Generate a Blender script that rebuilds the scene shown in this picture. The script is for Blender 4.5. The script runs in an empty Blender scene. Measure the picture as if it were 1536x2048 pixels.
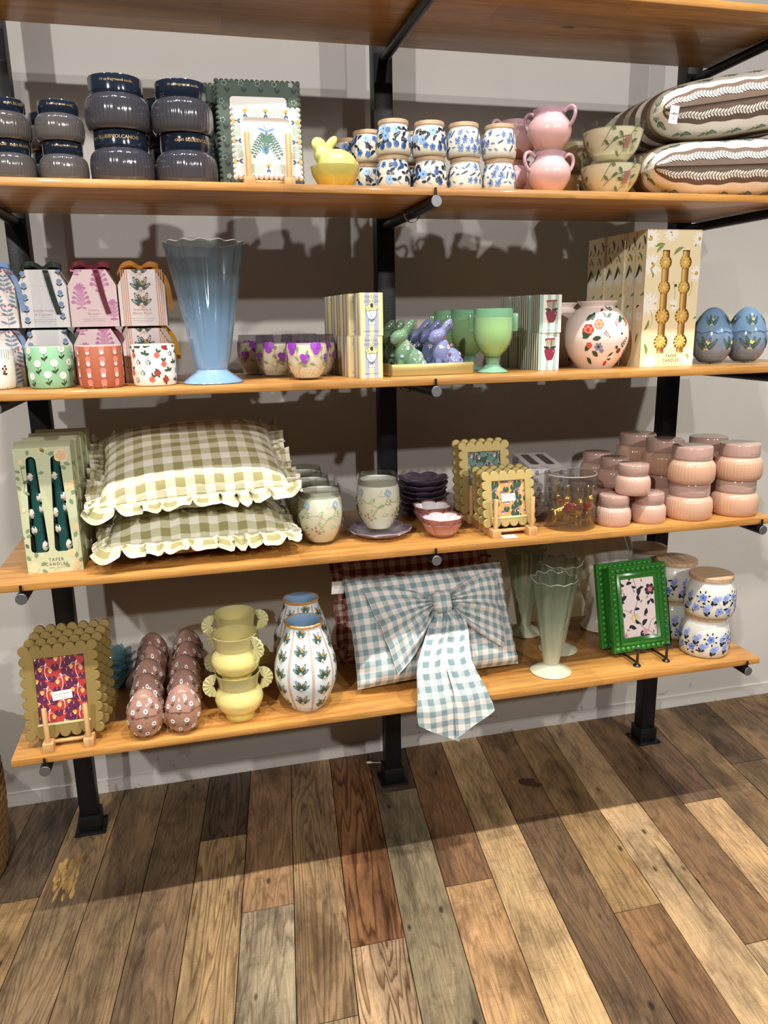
import bpy, bmesh, math, random
from mathutils import Vector, Matrix, Euler
from mathutils.geometry import tessellate_polygon
sc = bpy.context.scene
COL = sc.collection
PI = math.pi
random.seed(7)
# ---------------------------------------------------------------- colours / materials
def lin(h, a=1.0):
    h = h.lstrip('#'); r = []
    for i in (0, 2, 4):
        c = int(h[i:i+2], 16)/255
        r.append(c/12.92 if c <= .04045 else ((c+.055)/1.055)**2.4)
    return (*r, a)
MATS = {}
def newmat(name):
    m = bpy.data.materials.new(name); m.use_nodes = True
    nt = m.node_tree; nt.nodes.clear()
    out = nt.nodes.new('ShaderNodeOutputMaterial')
    MATS[name] = m
    return m, nt, out
def N(nt, t, **kw):
    n = nt.nodes.new('ShaderNode'+t)
    for k, v in kw.items():
        if k in n.inputs: n.inputs[k].default_value = v
        else: setattr(n, k, v)
    return n
def math_(nt, op, a, b=None, clamp=False):
    n = nt.nodes.new('ShaderNodeMath'); n.operation = op; n.use_clamp = clamp
    for i, x in enumerate((a, b)):
        if x is None: continue
        if hasattr(x, 'links'): nt.links.new(x, n.inputs[i])
        else: n.inputs[i].default_value = x
    return n.outputs[0]
def principled(nt, col=None, rough=.5, metal=0, coat=0, spec=.5, sheen=0, sss=0):
    b = nt.nodes.new('ShaderNodeBsdfPrincipled')
    if col is not None: b.inputs['Base Color'].default_value = col
    b.inputs['Roughness'].default_value = rough
    b.inputs['Metallic'].default_value = metal
    b.inputs['Coat Weight'].default_value = coat
    b.inputs['Coat Roughness'].default_value = .05
    b.inputs['Specular IOR Level'].default_value = spec
    if sheen: b.inputs['Sheen Weight'].default_value = sheen
    return b
def rimfac(nt, k, base):
    lw = N(nt, 'LayerWeight', Blend=.5)
    return math_(nt, 'ADD', math_(nt, 'MULTIPLY', math_(nt, 'POWER', lw.outputs['Facing'], 3.5), k), base)
def plain(name, hexc, rough=.5, metal=0, coat=0, spec=.5, noise=0, nscale=40, bump=0, bscale=200, stretch=(1, 1, 1)):
    if name in MATS: return name
    m, nt, out = newmat(name); c = lin(hexc)
    b = principled(nt, c, rough, metal, coat, spec)
    if noise or bump:
        tc = N(nt, 'TexCoord'); mp = N(nt, 'Mapping'); mp.inputs['Scale'].default_value = stretch
        nt.links.new(tc.outputs['Object'], mp.inputs['Vector'])
    if noise:
        t = N(nt, 'TexNoise', Scale=nscale, Detail=4.0); nt.links.new(mp.outputs[0], t.inputs['Vector'])
        mx = nt.nodes.new('ShaderNodeMix'); mx.data_type = 'RGBA'
        mx.inputs[6].default_value = tuple(v*(1-noise) for v in c[:3])+(1,)
        mx.inputs[7].default_value = tuple(min(1, v*(1+noise)) for v in c[:3])+(1,)
        nt.links.new(t.outputs[0], mx.inputs[0]); nt.links.new(mx.outputs[2], b.inputs['Base Color'])
    if bump:
        t = N(nt, 'TexNoise', Scale=bscale, Detail=2.0); nt.links.new(mp.outputs[0], t.inputs['Vector'])
        bp = N(nt, 'Bump', Strength=bump, Distance=.002); nt.links.new(t.outputs[0], bp.inputs['Height'])
        nt.links.new(bp.outputs[0], b.inputs['Normal'])
    nt.links.new(b.outputs[0], out.inputs[0])
    return name
def C(hexc):
    """paint colour for surface decoration"""
    return plain('paint_'+hexc.lstrip('#'), hexc, rough=.45)
def zgrad(name, stops, rough=.3, coat=0, metal=0, alpha=None, tint='#ffffff', streak=0):
    """colour (and optionally opacity) varying with the object's own height; stops [(z, hex, opacity)]"""
    if name in MATS: return name
    m, nt, out = newmat(name)
    tc = N(nt, 'TexCoord'); sp = N(nt, 'SeparateXYZ'); nt.links.new(tc.outputs['Object'], sp.inputs[0])
    z0, z1 = stops[0][0], stops[-1][0]
    f = math_(nt, 'DIVIDE', math_(nt, 'SUBTRACT', sp.outputs[2], z0), (z1-z0), True)
    cr = N(nt, 'ValToRGB'); e = cr.color_ramp.elements
    while len(e) < len(stops): e.new(.5)
    for i, s in enumerate(stops):
        e[i].position = (s[0]-z0)/(z1-z0); e[i].color = lin(s[1], s[2] if len(s) > 2 else 1)
    nt.links.new(f, cr.inputs[0])
    b = principled(nt, None, rough, metal, coat); nt.links.new(cr.outputs[0], b.inputs['Base Color'])
    if len(stops[0]) > 2:
        tr = N(nt, 'BsdfTransparent'); tr.inputs[0].default_value = lin(tint)
        mx = N(nt, 'MixShader'); nt.links.new(cr.outputs[1], mx.inputs[0])
        nt.links.new(tr.outputs[0], mx.inputs[1]); nt.links.new(b.outputs[0], mx.inputs[2])
        gl = N(nt, 'BsdfGlossy', Roughness=.06)
        m2 = N(nt, 'MixShader'); nt.links.new(rimfac(nt, .3, .03), m2.inputs[0])
        nt.links.new(mx.outputs[0], m2.inputs[1]); nt.links.new(gl.outputs[0], m2.inputs[2])
        nt.links.new(m2.outputs[0], out.inputs[0])
    else: nt.links.new(b.outputs[0], out.inputs[0])
    return name
def glass(name, tint='#e8e8e6', body='#ffffff', opac=.04, rough=.03):
    if name in MATS: return name
    m, nt, out = newmat(name)
    tr = N(nt, 'BsdfTransparent'); tr.inputs[0].default_value = lin(tint)
    df = principled(nt, lin(body), .3)
    mx = N(nt, 'MixShader'); mx.inputs[0].default_value = opac
    nt.links.new(tr.outputs[0], mx.inputs[1]); nt.links.new(df.outputs[0], mx.inputs[2])
    gl = N(nt, 'BsdfGlossy', Roughness=rough)
    m2 = N(nt, 'MixShader'); nt.links.new(rimfac(nt, .45, .035), m2.inputs[0])
    nt.links.new(mx.outputs[0], m2.inputs[1]); nt.links.new(gl.outputs[0], m2.inputs[2])
    nt.links.new(m2.outputs[0], out.inputs[0])
    return name
def gingham(name, light, mid, dark, period, rough=.85):
    if name in MATS: return name
    m, nt, out = newmat(name)
    uv = N(nt, 'UVMap'); sp = N(nt, 'SeparateXYZ'); nt.links.new(uv.outputs[0], sp.inputs[0])
    def band(o):
        f = math_(nt, 'FRACT', math_(nt, 'DIVIDE', o, period))
        return math_(nt, 'LESS_THAN', f, .5)
    s = math_(nt, 'MULTIPLY', math_(nt, 'ADD', band(sp.outputs[0]), band(sp.outputs[1])), .5)
    cr = N(nt, 'ValToRGB'); cr.color_ramp.interpolation = 'CONSTANT'; e = cr.color_ramp.elements
    e.new(.5); e[0].position = 0; e[0].color = lin(light); e[1].position = .3; e[1].color = lin(mid); e[2].position = .8; e[2].color = lin(dark)
    nt.links.new(s, cr.inputs[0])
    t = N(nt, 'TexNoise', Scale=90.0, Detail=3.0); mp = N(nt, 'Mapping'); mp.inputs['Scale'].default_value = (1, 12, 1)
    nt.links.new(uv.outputs[0], mp.inputs[0]); nt.links.new(mp.outputs[0], t.inputs['Vector'])
    mx = nt.nodes.new('ShaderNodeMix'); mx.data_type = 'RGBA'; mx.blend_type = 'OVERLAY'; mx.inputs[0].default_value = .12
    nt.links.new(cr.outputs[0], mx.inputs[6]); nt.links.new(t.outputs[0], mx.inputs[7])
    b = principled(nt, None, rough, spec=.2, sheen=.1); nt.links.new(mx.outputs[2], b.inputs['Base Color'])
    t2 = N(nt, 'TexNoise', Scale=14.0, Detail=2.0); nt.links.new(uv.outputs[0], t2.inputs['Vector'])
    bp = N(nt, 'Bump', Strength=.5, Distance=.012); nt.links.new(t2.outputs[0], bp.inputs['Height']); nt.links.new(bp.outputs[0], b.inputs['Normal'])
    nt.links.new(b.outputs[0], out.inputs[0])
    return name
def stripes(name, cols, period, axis=0, rough=.6):
    """vertical stripes by UV; cols = [(frac_start, hex)]"""
    if name in MATS: return name
    m, nt, out = newmat(name)
    uv = N(nt, 'UVMap'); sp = N(nt, 'SeparateXYZ'); nt.links.new(uv.outputs[0], sp.inputs[0])
    f = math_(nt, 'FRACT', math_(nt, 'DIVIDE', sp.outputs[axis], period))
    cr = N(nt, 'ValToRGB'); cr.color_ramp.interpolation = 'CONSTANT'; e = cr.color_ramp.elements
    while len(e) < len(cols): e.new(.5)
    for i, (p, h) in enumerate(cols): e[i].position = p; e[i].color = lin(h)
    nt.links.new(f, cr.inputs[0])
    b = principled(nt, None, rough); nt.links.new(cr.outputs[0], b.inputs['Base Color']); nt.links.new(b.outputs[0], out.inputs[0])
    return name
def wood(name, c1, c2, axis='x', rough=.4, scale=1.0, knots=True, coat=0.0):
    if name in MATS: return name
    m, nt, out = newmat(name)
    tc = N(nt, 'TexCoord'); mp = N(nt, 'Mapping')
    s = {'x': (.9, 14, 14), 'y': (14, .9, 14), 'z': (14, 14, .9)}[axis]
    mp.inputs['Scale'].default_value = tuple(v*scale for v in s)
    nt.links.new(tc.outputs['Object'], mp.inputs[0])
    t = N(nt, 'TexNoise', Scale=1.6, Detail=7.0, Roughness=.62, Distortion=.6); nt.links.new(mp.outputs[0], t.inputs['Vector'])
    mp2 = N(nt, 'Mapping'); mp2.inputs['Scale'].default_value = tuple(v*scale*8 for v in s); nt.links.new(tc.outputs['Object'], mp2.inputs[0])
    t2 = N(nt, 'TexNoise', Scale=2.0, Detail=2.0); nt.links.new(mp2.outputs[0], t2.inputs['Vector'])
    cr = N(nt, 'ValToRGB'); e = cr.color_ramp.elements
    e[0].position = .32; e[0].color = lin(c1); e[1].position = .68; e[1].color = lin(c2); nt.links.new(t.outputs[0], cr.inputs[0])
    mx = nt.nodes.new('ShaderNodeMix'); mx.data_type = 'RGBA'; mx.blend_type = 'MULTIPLY'; mx.inputs[0].default_value = .35
    cr2 = N(nt, 'ValToRGB'); cr2.color_ramp.elements[0].position = .35; cr2.color_ramp.elements[0].color = (.45, .4, .35, 1); cr2.color_ramp.elements[1].position = .55
    nt.links.new(t2.outputs[0], cr2.inputs[0]); nt.links.new(cr.outputs[0], mx.inputs[6]); nt.links.new(cr2.outputs[0], mx.inputs[7])
    last = mx.outputs[2]
    if knots:
        # glued boards: tone step every 95 mm across the shelf, and a few dark knots
        sp = N(nt, 'SeparateXYZ'); nt.links.new(tc.outputs['Object'], sp.inputs[0])
        row = math_(nt, 'FLOOR', math_(nt, 'DIVIDE', sp.outputs[1], .095))
        xx = math_(nt, 'FLOOR', math_(nt, 'ADD', math_(nt, 'DIVIDE', sp.outputs[0], .8), math_(nt, 'MULTIPLY', row, .37)))
        cb = N(nt, 'CombineXYZ'); nt.links.new(row, cb.inputs[0]); nt.links.new(xx, cb.inputs[1])
        wn = N(nt, 'TexWhiteNoise'); nt.links.new(cb.outputs[0], wn.inputs['Vector'])
        mr = N(nt, 'MapRange'); mr.inputs[3].default_value = .78; mr.inputs[4].default_value = 1.12; nt.links.new(wn.outputs[0], mr.inputs[0])
        vm = N(nt, 'VectorMath', operation='SCALE'); nt.links.new(last, vm.inputs[0]); nt.links.new(mr.outputs[0], vm.inputs['Scale'])
        mpk = N(nt, 'Mapping'); mpk.inputs['Scale'].default_value = (3.2, 7.0, 7.0); nt.links.new(tc.outputs['Object'], mpk.inputs[0])
        vo = N(nt, 'TexVoronoi', Scale=1.0); nt.links.new(mpk.outputs[0], vo.inputs['Vector'])
        kr = N(nt, 'ValToRGB'); kr.color_ramp.elements[0].position = .035; kr.color_ramp.elements[0].color = (.16, .09, .05, 1); kr.color_ramp.elements[1].position = .08
        nt.links.new(vo.outputs['Distance'], kr.inputs[0])
        m3 = nt.nodes.new('ShaderNodeMix'); m3.data_type = 'RGBA'; m3.blend_type = 'MULTIPLY'; m3.inputs[0].default_value = .9
        nt.links.new(vm.outputs[0], m3.inputs[6]); nt.links.new(kr.outputs[0], m3.inputs[7]); last = m3.outputs[2]
    b = principled(nt, None, rough, coat=coat); nt.links.new(last, b.inputs['Base Color'])
    bp = N(nt, 'Bump', Strength=.15, Distance=.001); nt.links.new(t2.outputs[0], bp.inputs['Height']); nt.links.new(bp.outputs[0], b.inputs['Normal'])
    nt.links.new(b.outputs[0], out.inputs[0])
    return name
# ---------------------------------------------------------------- mesh builder
class MB:
    def __init__(s): s.v = []; s.f = []; s.m = []; s.uv = []; s.mats = []; s.hasuv = False; s.cols = []
    def mi(s, name):
        if name not in s.mats: s.mats.append(name)
        return s.mats.index(name)
    def add(s, vs, fs, mat, uvs=None, cols=None):
        o = len(s.v); i = s.mi(mat); s.v += [tuple(p) for p in vs]
        for k, f in enumerate(fs):
            s.f.append(tuple(o+j for j in f)); s.m.append(i)
            s.uv.append([uvs[j] for j in f] if uvs else None)
            s.cols.append(cols[k] if cols else None)
        if uvs: s.hasuv = True
        return s
    def grid(s, P, mat, closeu=False, closev=False, UV=None, flip=False):
        """P[i][j] points"""
        n, m = len(P), len(P[0]); vs = [p for r in P for p in r]; fs = []
        for i in range(n if closeu else n-1):
            for j in range(m if closev else m-1):
                a, b, c, d = i*m+j, ((i+1) % n)*m+j, ((i+1) % n)*m+(j+1) % m, i*m+(j+1) % m
                fs.append((a, d, c, b) if flip else (a, b, c, d))
        return s.add(vs, fs, mat, [u for r in UV for u in r] if UV else None)
    def lathe(s, prof, mat, n=48, rfn=None, cx=0, cy=0, uvR=None):
        """prof outer bottom -> top (counter-clockwise section); rfn(r,z,t) shapes the radius"""
        rings = []; vs = []; fs = []
        for (r, z) in prof:
            if r < 1e-6:
                rings.append([len(vs)]); vs.append((cx, cy, z))
            else:
                ring = []
                for i in range(n):
                    t = 2*PI*i/n; rr = rfn(r, z, t) if rfn else r
                    if isinstance(rr, tuple): rr, zz = rr
                    else: zz = z
                    ring.append(len(vs)); vs.append((cx+rr*math.cos(t), cy+rr*math.sin(t), zz))
                rings.append(ring)
        for a, b in zip(rings, rings[1:]):
            for i in range(n):
                j = (i+1) % n
                if len(a) == 1 and len(b) == 1: continue
                if len(a) == 1: fs.append((a[0], b[j], b[i]))
                elif len(b) == 1: fs.append((a[i], a[j], b[0]))
                else: fs.append((a[i], a[j], b[j], b[i]))
        return s.add(vs, fs, mat)
    def box(s, x0, x1, y0, y1, z0, z1, mat, b=0.0, uv=True):
        """box with chamfered edges; UV in metres on every side"""
        bm = bmesh.new(); bmesh.ops.create_cube(bm, size=1)
        bmesh.ops.scale(bm, vec=(x1-x0, y1-y0, z1-z0), verts=bm.verts)
        bmesh.ops.translate(bm, vec=((x0+x1)/2, (y0+y1)/2, (z0+z1)/2), verts=bm.verts)
        if b > 0: bmesh.ops.bevel(bm, geom=bm.edges[:], offset=b, segments=2, profile=.5, affect='EDGES')
        s.from_bm(bm, mat, boxuv=uv); return s
    def from_bm(s, bm, mat, boxuv=False):
        bm.verts.ensure_lookup_table(); bm.normal_update()
        o = len(s.v); i = s.mi(mat); s.v += [tuple(v.co) for v in bm.verts]
        for f in bm.faces:
            s.f.append(tuple(o+v.index for v in f.verts)); s.m.append(i); s.cols.append(None)
            if boxuv:
                nx, ny, nz = (abs(c) for c in f.normal)
                def uvof(p): return (p.x, p.z) if ny >= nx and ny >= nz else ((p.y, p.z) if nx >= nz else (p.x, p.y))
                s.uv.append([uvof(v.co) for v in f.verts]); s.hasuv = True
            else: s.uv.append(None)
        bm.free(); return s
    def tube(s, pts, rad, mat, n=10, cap=True, closed=False, flat=1.0):
        pts = [Vector(p) for p in pts]; L = len(pts)
        rads = rad if isinstance(rad, (list, tuple)) else [rad]*L
        vs = []; fs = []; up = None
        for i, p in enumerate(pts):
            if closed: d = pts[(i+1) % L]-pts[i-1]
            else: d = pts[min(i+1, L-1)]-pts[max(i-1, 0)]
            d.normalize()
            if up is None:
                up = Vector((0, 0, 1)) if abs(d.z) < .9 else Vector((0, 1, 0))
            a = d.cross(up).normalized(); up = a.cross(d).normalized()
            for k in range(n):
                t = 2*PI*k/n
                vs.append(p+a*(math.cos(t)*rads[i])+up*(math.sin(t)*rads[i]*flat))
        for i in range(L if closed else L-1):
            i2 = (i+1) % L
            for k in range(n):
                k2 = (k+1) % n
                fs.append((i*n+k, i*n+k2, i2*n+k2, i2*n+k))
        if cap and not closed:
            fs.append(tuple(reversed(range(n)))); fs.append(tuple((L-1)*n+k for k in range(n)))
        return s.add(vs, fs, mat)
    def ribbon(s, pts, side, w, mat, uv=False, th=.0006):
        """flat band along pts, width along side vector(s)"""
        A = []; B = []; UV1 = []
        l = 0; prev = None
        for i, p in enumerate(pts):
            p = Vector(p); sd = Vector(side[i] if isinstance(side, list) else side)*(w[i] if isinstance(w, list) else w)*.5
            if prev is not None: l += (p-prev).length
            prev = p; A.append((p-sd, p+sd)); wi = (w[i] if isinstance(w, list) else w)
            UV1.append(((-wi/2, l), (wi/2, l)))
        s.grid(A, mat, UV=UV1 if uv else None)
    def prism(s, outer, y0, y1, mat, holes=(), inset=0.0, backmat=None):
        """polygon(s) in x,z extruded along y, front at y0; optional chamfer on the front rim"""
        def ins(poly, d):
            n = len(poly); r = []
            for i in range(n):
                p0, p1, p2 = poly[i-1], poly[i], poly[(i+1) % n]
                e1 = Vector((p1[0]-p0[0], p1[1]-p0[1])); e2 = Vector((p2[0]-p1[0], p2[1]-p1[1]))
                if e1.length < 1e-9: e1 = e2
                if e2.length < 1e-9: e2 = e1
                nn = (Vector((-e1.y, e1.x)).normalized()+Vector((-e2.y, e2.x)).normalized())
                if nn.length < 1e-6: nn = Vector((-e1.y, e1.x))
                nn.normalize(); r.append((p1[0]+nn.x*d, p1[1]+nn.y*d))
            return r
        loops = [list(outer)]+[list(h) for h in holes]
        fl = [ins(l, inset if k == 0 else -inset) if inset else l for k, l in enumerate(loops)]
        tris = tessellate_polygon([[Vector((p[0], p[1], 0)) for p in l] for l in fl])
        flat = [p for l in fl for p in l]
        def orient(t):
            a, b, c = (flat[i] for i in t)
            ar = (b[0]-a[0])*(c[1]-a[1])-(b[1]-a[1])*(c[0]-a[0])
            return t if ar > 0 else (t[0], t[2], t[1])
        tris = [orient(t) for t in tris]
        s.add([(p[0], y0, p[1]) for p in flat], tris, mat, [(p[0], p[1]) for p in flat])
        for k, l in enumerate(loops):
            n = len(l); f = fl[k]
            rings = [[(p[0], y0, p[1]) for p in f]]
            if inset: rings.append([(p[0], y0+inset, p[1]) for p in l])
            rings.append([(p[0], y1, p[1]) for p in l])
            for a, b in zip(rings, rings[1:]):
                vs = a+b; fs = []
                for i in range(n):
                    j = (i+1) % n
                    fs.append((i, n+i, n+j, j) if k == 0 else (i, j, n+j, n+i))
                s.add(vs, fs, mat)
        flat2 = [p for l in loops for p in l]
        s.add([(p[0], y1, p[1]) for p in flat2], [(t[0], t[2], t[1]) for t in tris], backmat or mat)
        return s
    def decal(s, S, polys, lift=.0005):
        for k, (mat, poly) in enumerate(polys):
            if len(poly) < 3: continue
            vs = [S(u, v, lift+.00006*(k % 7)) for u, v in poly]
            s.add(vs, [tuple(range(len(poly)))], mat, [(u, v) for u, v in poly])
        return s
    def mesh(s, name, ang=38):
        me = bpy.data.meshes.new(name); me.from_pydata(s.v, [], s.f)
        for m in s.mats: me.materials.append(MATS[m])
        me.polygons.foreach_set('material_index', s.m)
        if s.hasuv:
            ul = me.uv_layers.new(name='UVMap'); k = 0
            for i, f in enumerate(s.f):
                for j in range(len(f)):
                    if s.uv[i]: ul.data[k].uv = s.uv[i][j]
                    k += 1
        if any(c is not None for c in s.cols):
            ca = me.attributes.new('tone', 'FLOAT_COLOR', 'FACE')
            for i, c in enumerate(s.cols): ca.data[i].color = c or (1, 1, 1, 1)
        me.validate(); me.shade_smooth()
        try: me.set_sharp_from_angle(angle=math.radians(ang))
        except Exception: pass
        me.update()
        return me
    def obj(s, name, parent=None, ang=38):
        o = bpy.data.objects.new(name, s.mesh(name, ang)); COL.objects.link(o)
        if parent: o.parent = parent
        return o
def tag(o, label, cat, group=None):
    o['label'] = label; o['category'] = cat
    if group: o['group'] = group
    return o
def thing(name, label, cat, loc=(0, 0, 0), rz=0, group=None):
    o = bpy.data.objects.new(name, None); COL.objects.link(o); o.empty_display_size = .03
    o.location = loc; o.rotation_euler = (0, 0, rz); tag(o, label, cat, group)
    return o
def dup(root, loc, label, rz=None, group=None, skip=()):
    r = root.copy(); COL.objects.link(r); r.location = loc
    if rz is not None: r.rotation_euler = (root.rotation_euler[0], root.rotation_euler[1], rz)
    r['label'] = label
    if group: r['group'] = group
    for ch in list(root.children):
        if ch.name.split('.')[0] in skip: continue
        c = ch.copy(); COL.objects.link(c); c.parent = r
        for g in list(ch.children):
            d = g.copy(); COL.objects.link(d); d.parent = c
    return r
# ---------------------------------------------------------------- surfaces for decoration
def latheS(prof, rfn=None):
    """outer profile (r,z), z rising -> S(u,v,lift): u = arc length at the front (0 = facing -y), v = height"""
    R = max(r for r, z in prof)
    def S(u, v, lift):
        v = min(max(v, prof[0][1]), prof[-1][1]); r = prof[-1][0]; sl = 0
        for (r0, z0), (r1, z1) in zip(prof, prof[1:]):
            if z0 <= v <= z1 and z1 > z0:
                k = (v-z0)/(z1-z0); r = r0+(r1-r0)*k; sl = (r1-r0)/(z1-z0); break
        t = -PI/2+u/R; q = 1/math.sqrt(1+sl*sl)
        rr = r+lift*q; return (rr*math.cos(t), rr*math.sin(t), v-lift*q*sl)
    return S
def cut(prof, z, above):
    return [p for p in prof if (p[1] >= z-1e-9 if above else p[1] <= z+1e-9)]
def planeS(y=0.0):
    return lambda u, v, lift: (u, y-lift, v)
def smoothprof(pts, sub=5):
    """Catmull-Rom through (r,z) points"""
    r = []; n = len(pts)
    for i in range(n-1):
        p0, p1, p2, p3 = pts[max(i-1, 0)], pts[i], pts[i+1], pts[min(i+2, n-1)]
        for k in range(sub):
            t = k/sub
            r.append(tuple(.5*((2*p1[a])+(-p0[a]+p2[a])*t+(2*p0[a]-5*p1[a]+4*p2[a]-p3[a])*t*t+(-p0[a]+3*p1[a]-3*p2[a]+p3[a])*t**3) for a in (0, 1)))
    r.append(pts[-1]); return [(max(a, 0.0), b) for a, b in r]
# ---------------------------------------------------------------- 2D motifs: lists of (material, polygon)
def T(polys, x=0, y=0, s=1.0, a=0.0, sx=1.0):
    c, n = math.cos(a), math.sin(a)
    return [(m, [(x+s*(c*px*sx-n*py), y+s*(n*px*sx+c*py)) for px, py in p]) for m, p in polys]
def leaf(m, L=1.0, W=.35, x=0, y=0, a=0, bend=0.0):
    n = 6; p = []
    for i in range(n+1): t = i/n; p.append((L*t, W/2*math.sin(PI*t)**.8+bend*math.sin(PI*t)))
    for i in range(n-1, 0, -1): t = i/n; p.append((L*t, -W/2*math.sin(PI*t)**.8+bend*math.sin(PI*t)))
    return T([(m, p)], x, y, 1, a)
def disc(m, r, x=0, y=0, n=12, sy=1.0, a=0):
    return [(m, [(x+r*math.cos(2*PI*i/n+a), y+r*sy*math.sin(2*PI*i/n+a)) for i in range(n)])]
def flower(m, r, n=5, x=0, y=0, a=0, deep=.35, core=None, rc=.28):
    k = n*6; p = []
    for i in range(k):
        t = 2*PI*i/k; rr = r*(1-deep+deep*abs(math.cos(n*t/2))**.7); p.append((x+rr*math.cos(t+a), y+rr*math.sin(t+a)))
    o = [(m, p)]
    if core: o += disc(core, r*rc, x, y, 8)
    return o
def stroke(m, pts, w):
    L = []; R = []; n = len(pts)
    for i in range(n):
        a, b = pts[max(i-1, 0)], pts[min(i+1, n-1)]; dx, dy = b[0]-a[0], b[1]-a[1]; l = math.hypot(dx, dy) or 1
        L.append((pts[i][0]-dy/l*w/2, pts[i][1]+dx/l*w/2)); R.append((pts[i][0]+dy/l*w/2, pts[i][1]-dx/l*w/2))
    return [(m, [R[i], R[i+1], L[i+1], L[i]]) for i in range(n-1)]
def arc(cx, cy, r, a0, a1, n=8): return [(cx+r*math.cos(a0+(a1-a0)*i/n), cy+r*math.sin(a0+(a1-a0)*i/n)) for i in range(n+1)]
def fern(m, L, k, lw, curve=0.0, stem=None):
    """frond from the origin along +x with paired leaves"""
    o = []; pts = []
    for i in range(k+1):
        t = i/k; pts.append((L*t, curve*L*t*t))
    if stem: o += stroke(stem, pts, L*.02)
    for i in range(1, k+1):
        t = i/k; x, y = pts[i]; b = math.atan2(2*curve*t, 1); l = lw*(1.05-.55*t)
        for sgn in (1, -1): o += leaf(m, l, l*.42, x, y, b+sgn*.95)
    return o+leaf(m, lw*.6, lw*.22, *pts[-1], math.atan2(2*curve, 1))
def clip(polys, x0, x1, y0, y1):
    r = []
    for m, p in polys:
        for ax, lim, sg in ((0, x0, 1), (0, x1, -1), (1, y0, 1), (1, y1, -1)):
            q = []
            for i in range(len(p)):
                a, b = p[i-1], p[i]; ia = (a[ax]-lim)*sg >= 0; ib = (b[ax]-lim)*sg >= 0
                if ia != ib:
                    t = (lim-a[ax])/(b[ax]-a[ax]); q.append((a[0]+(b[0]-a[0])*t, a[1]+(b[1]-a[1])*t))
                if ib: q.append(b)
            p = q
            if not p: break
        if len(p) >= 3: r.append((m, p))
    return r
_txt = {}
def text(m, s, size, x=0, y=0, a=0, sx=1.0, space=1.0, align='CENTER'):
    key = (s, space, align)
    if key not in _txt:
        cu = bpy.data.curves.new('t', 'FONT'); cu.body = s; cu.size = 1; cu.align_x = align; cu.align_y = 'CENTER'; cu.resolution_u = 2; cu.space_character = space
        ob = bpy.data.objects.new('t', cu); me = ob.to_mesh()
        _txt[key] = [[(me.vertices[i].co.x, me.vertices[i].co.y) for i in p.vertices] for p in me.polygons]
        ob.to_mesh_clear(); bpy.data.objects.remove(ob); bpy.data.curves.remove(cu)
    return T([(m, list(p)) for p in _txt[key]], x, y, size, a, sx)
def scatter(motifs, u0, u1, v0, v1, du, dv, seed, jit=.18, rot=.5, half=True):
    rnd = random.Random(seed); o = []; r = 0; v = v0+dv/2; k = 0
    while v < v1:
        u = u0+(du/2 if (half and r % 2) else 0)
        while u < u1:
            mt = motifs[rnd.randrange(len(motifs))]; k += 1
            o += T(mt, u+rnd.uniform(-jit, jit)*du, v+rnd.uniform(-jit, jit)*dv, 1, rnd.uniform(-rot, rot))
            u += du
        v += dv; r += 1
    return o
def blob(parts, voxel, smooth=6):
    """one continuous skin over ellipsoids (centre, radii, rotation)"""
    bm = bmesh.new()
    for c, r, e in parts:
        mt = Matrix.Translation(c) @ Euler(e).to_matrix().to_4x4() @ Matrix.Diagonal((*r, 1))
        bmesh.ops.create_icosphere(bm, subdivisions=3, radius=1, matrix=mt)
    me = bpy.data.meshes.new('b'); bm.to_mesh(me); bm.free()
    ob = bpy.data.objects.new('b', me); COL.objects.link(ob)
    md = ob.modifiers.new('r', 'REMESH'); md.mode = 'VOXEL'; md.voxel_size = voxel
    ms = ob.modifiers.new('s', 'SMOOTH'); ms.iterations = smooth; ms.factor = .5
    dg = bpy.context.evaluated_depsgraph_get(); dg.update()
    m2 = bpy.data.meshes.new_from_object(ob.evaluated_get(dg))
    bpy.data.objects.remove(ob); bpy.data.meshes.remove(me); m2.shade_smooth()
    return m2
def meshobj(me, name, mat, parent):
    me.materials.clear(); me.materials.append(MATS[mat])
    o = bpy.data.objects.new(name, me); COL.objects.link(o); o.parent = parent
    return o
# ================================================================ SETTING
ZS = {1: .5083, 2: .9208, 3: 1.3254, 4: 1.7330, 5: 2.1387}     # shelf tops
FY = -.640; TH = .0172                                          # shelf front, thickness
XL, XR = -1.0, .966
wood('oak', '#9c672f', '#d39c54', 'x', rough=.38, coat=.15)
wood('oak_small', '#b98a56', '#d8ae78', 'z', rough=.5, knots=False, scale=2.0)
wood('lid_wood', '#b08a68', '#d9bd9b', 'x', rough=.55, knots=False, scale=3.0)
plain('black_steel', '#101114', rough=.42, metal=.3, bump=.15, bscale=300)
plain('rod_steel', '#2b2c30', rough=.35, metal=.8)
plain('rod_end', '#77787c', rough=.45, metal=.7, noise=.3, nscale=300)
plain('clip_grey', '#8f9089', rough=.6)
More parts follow.
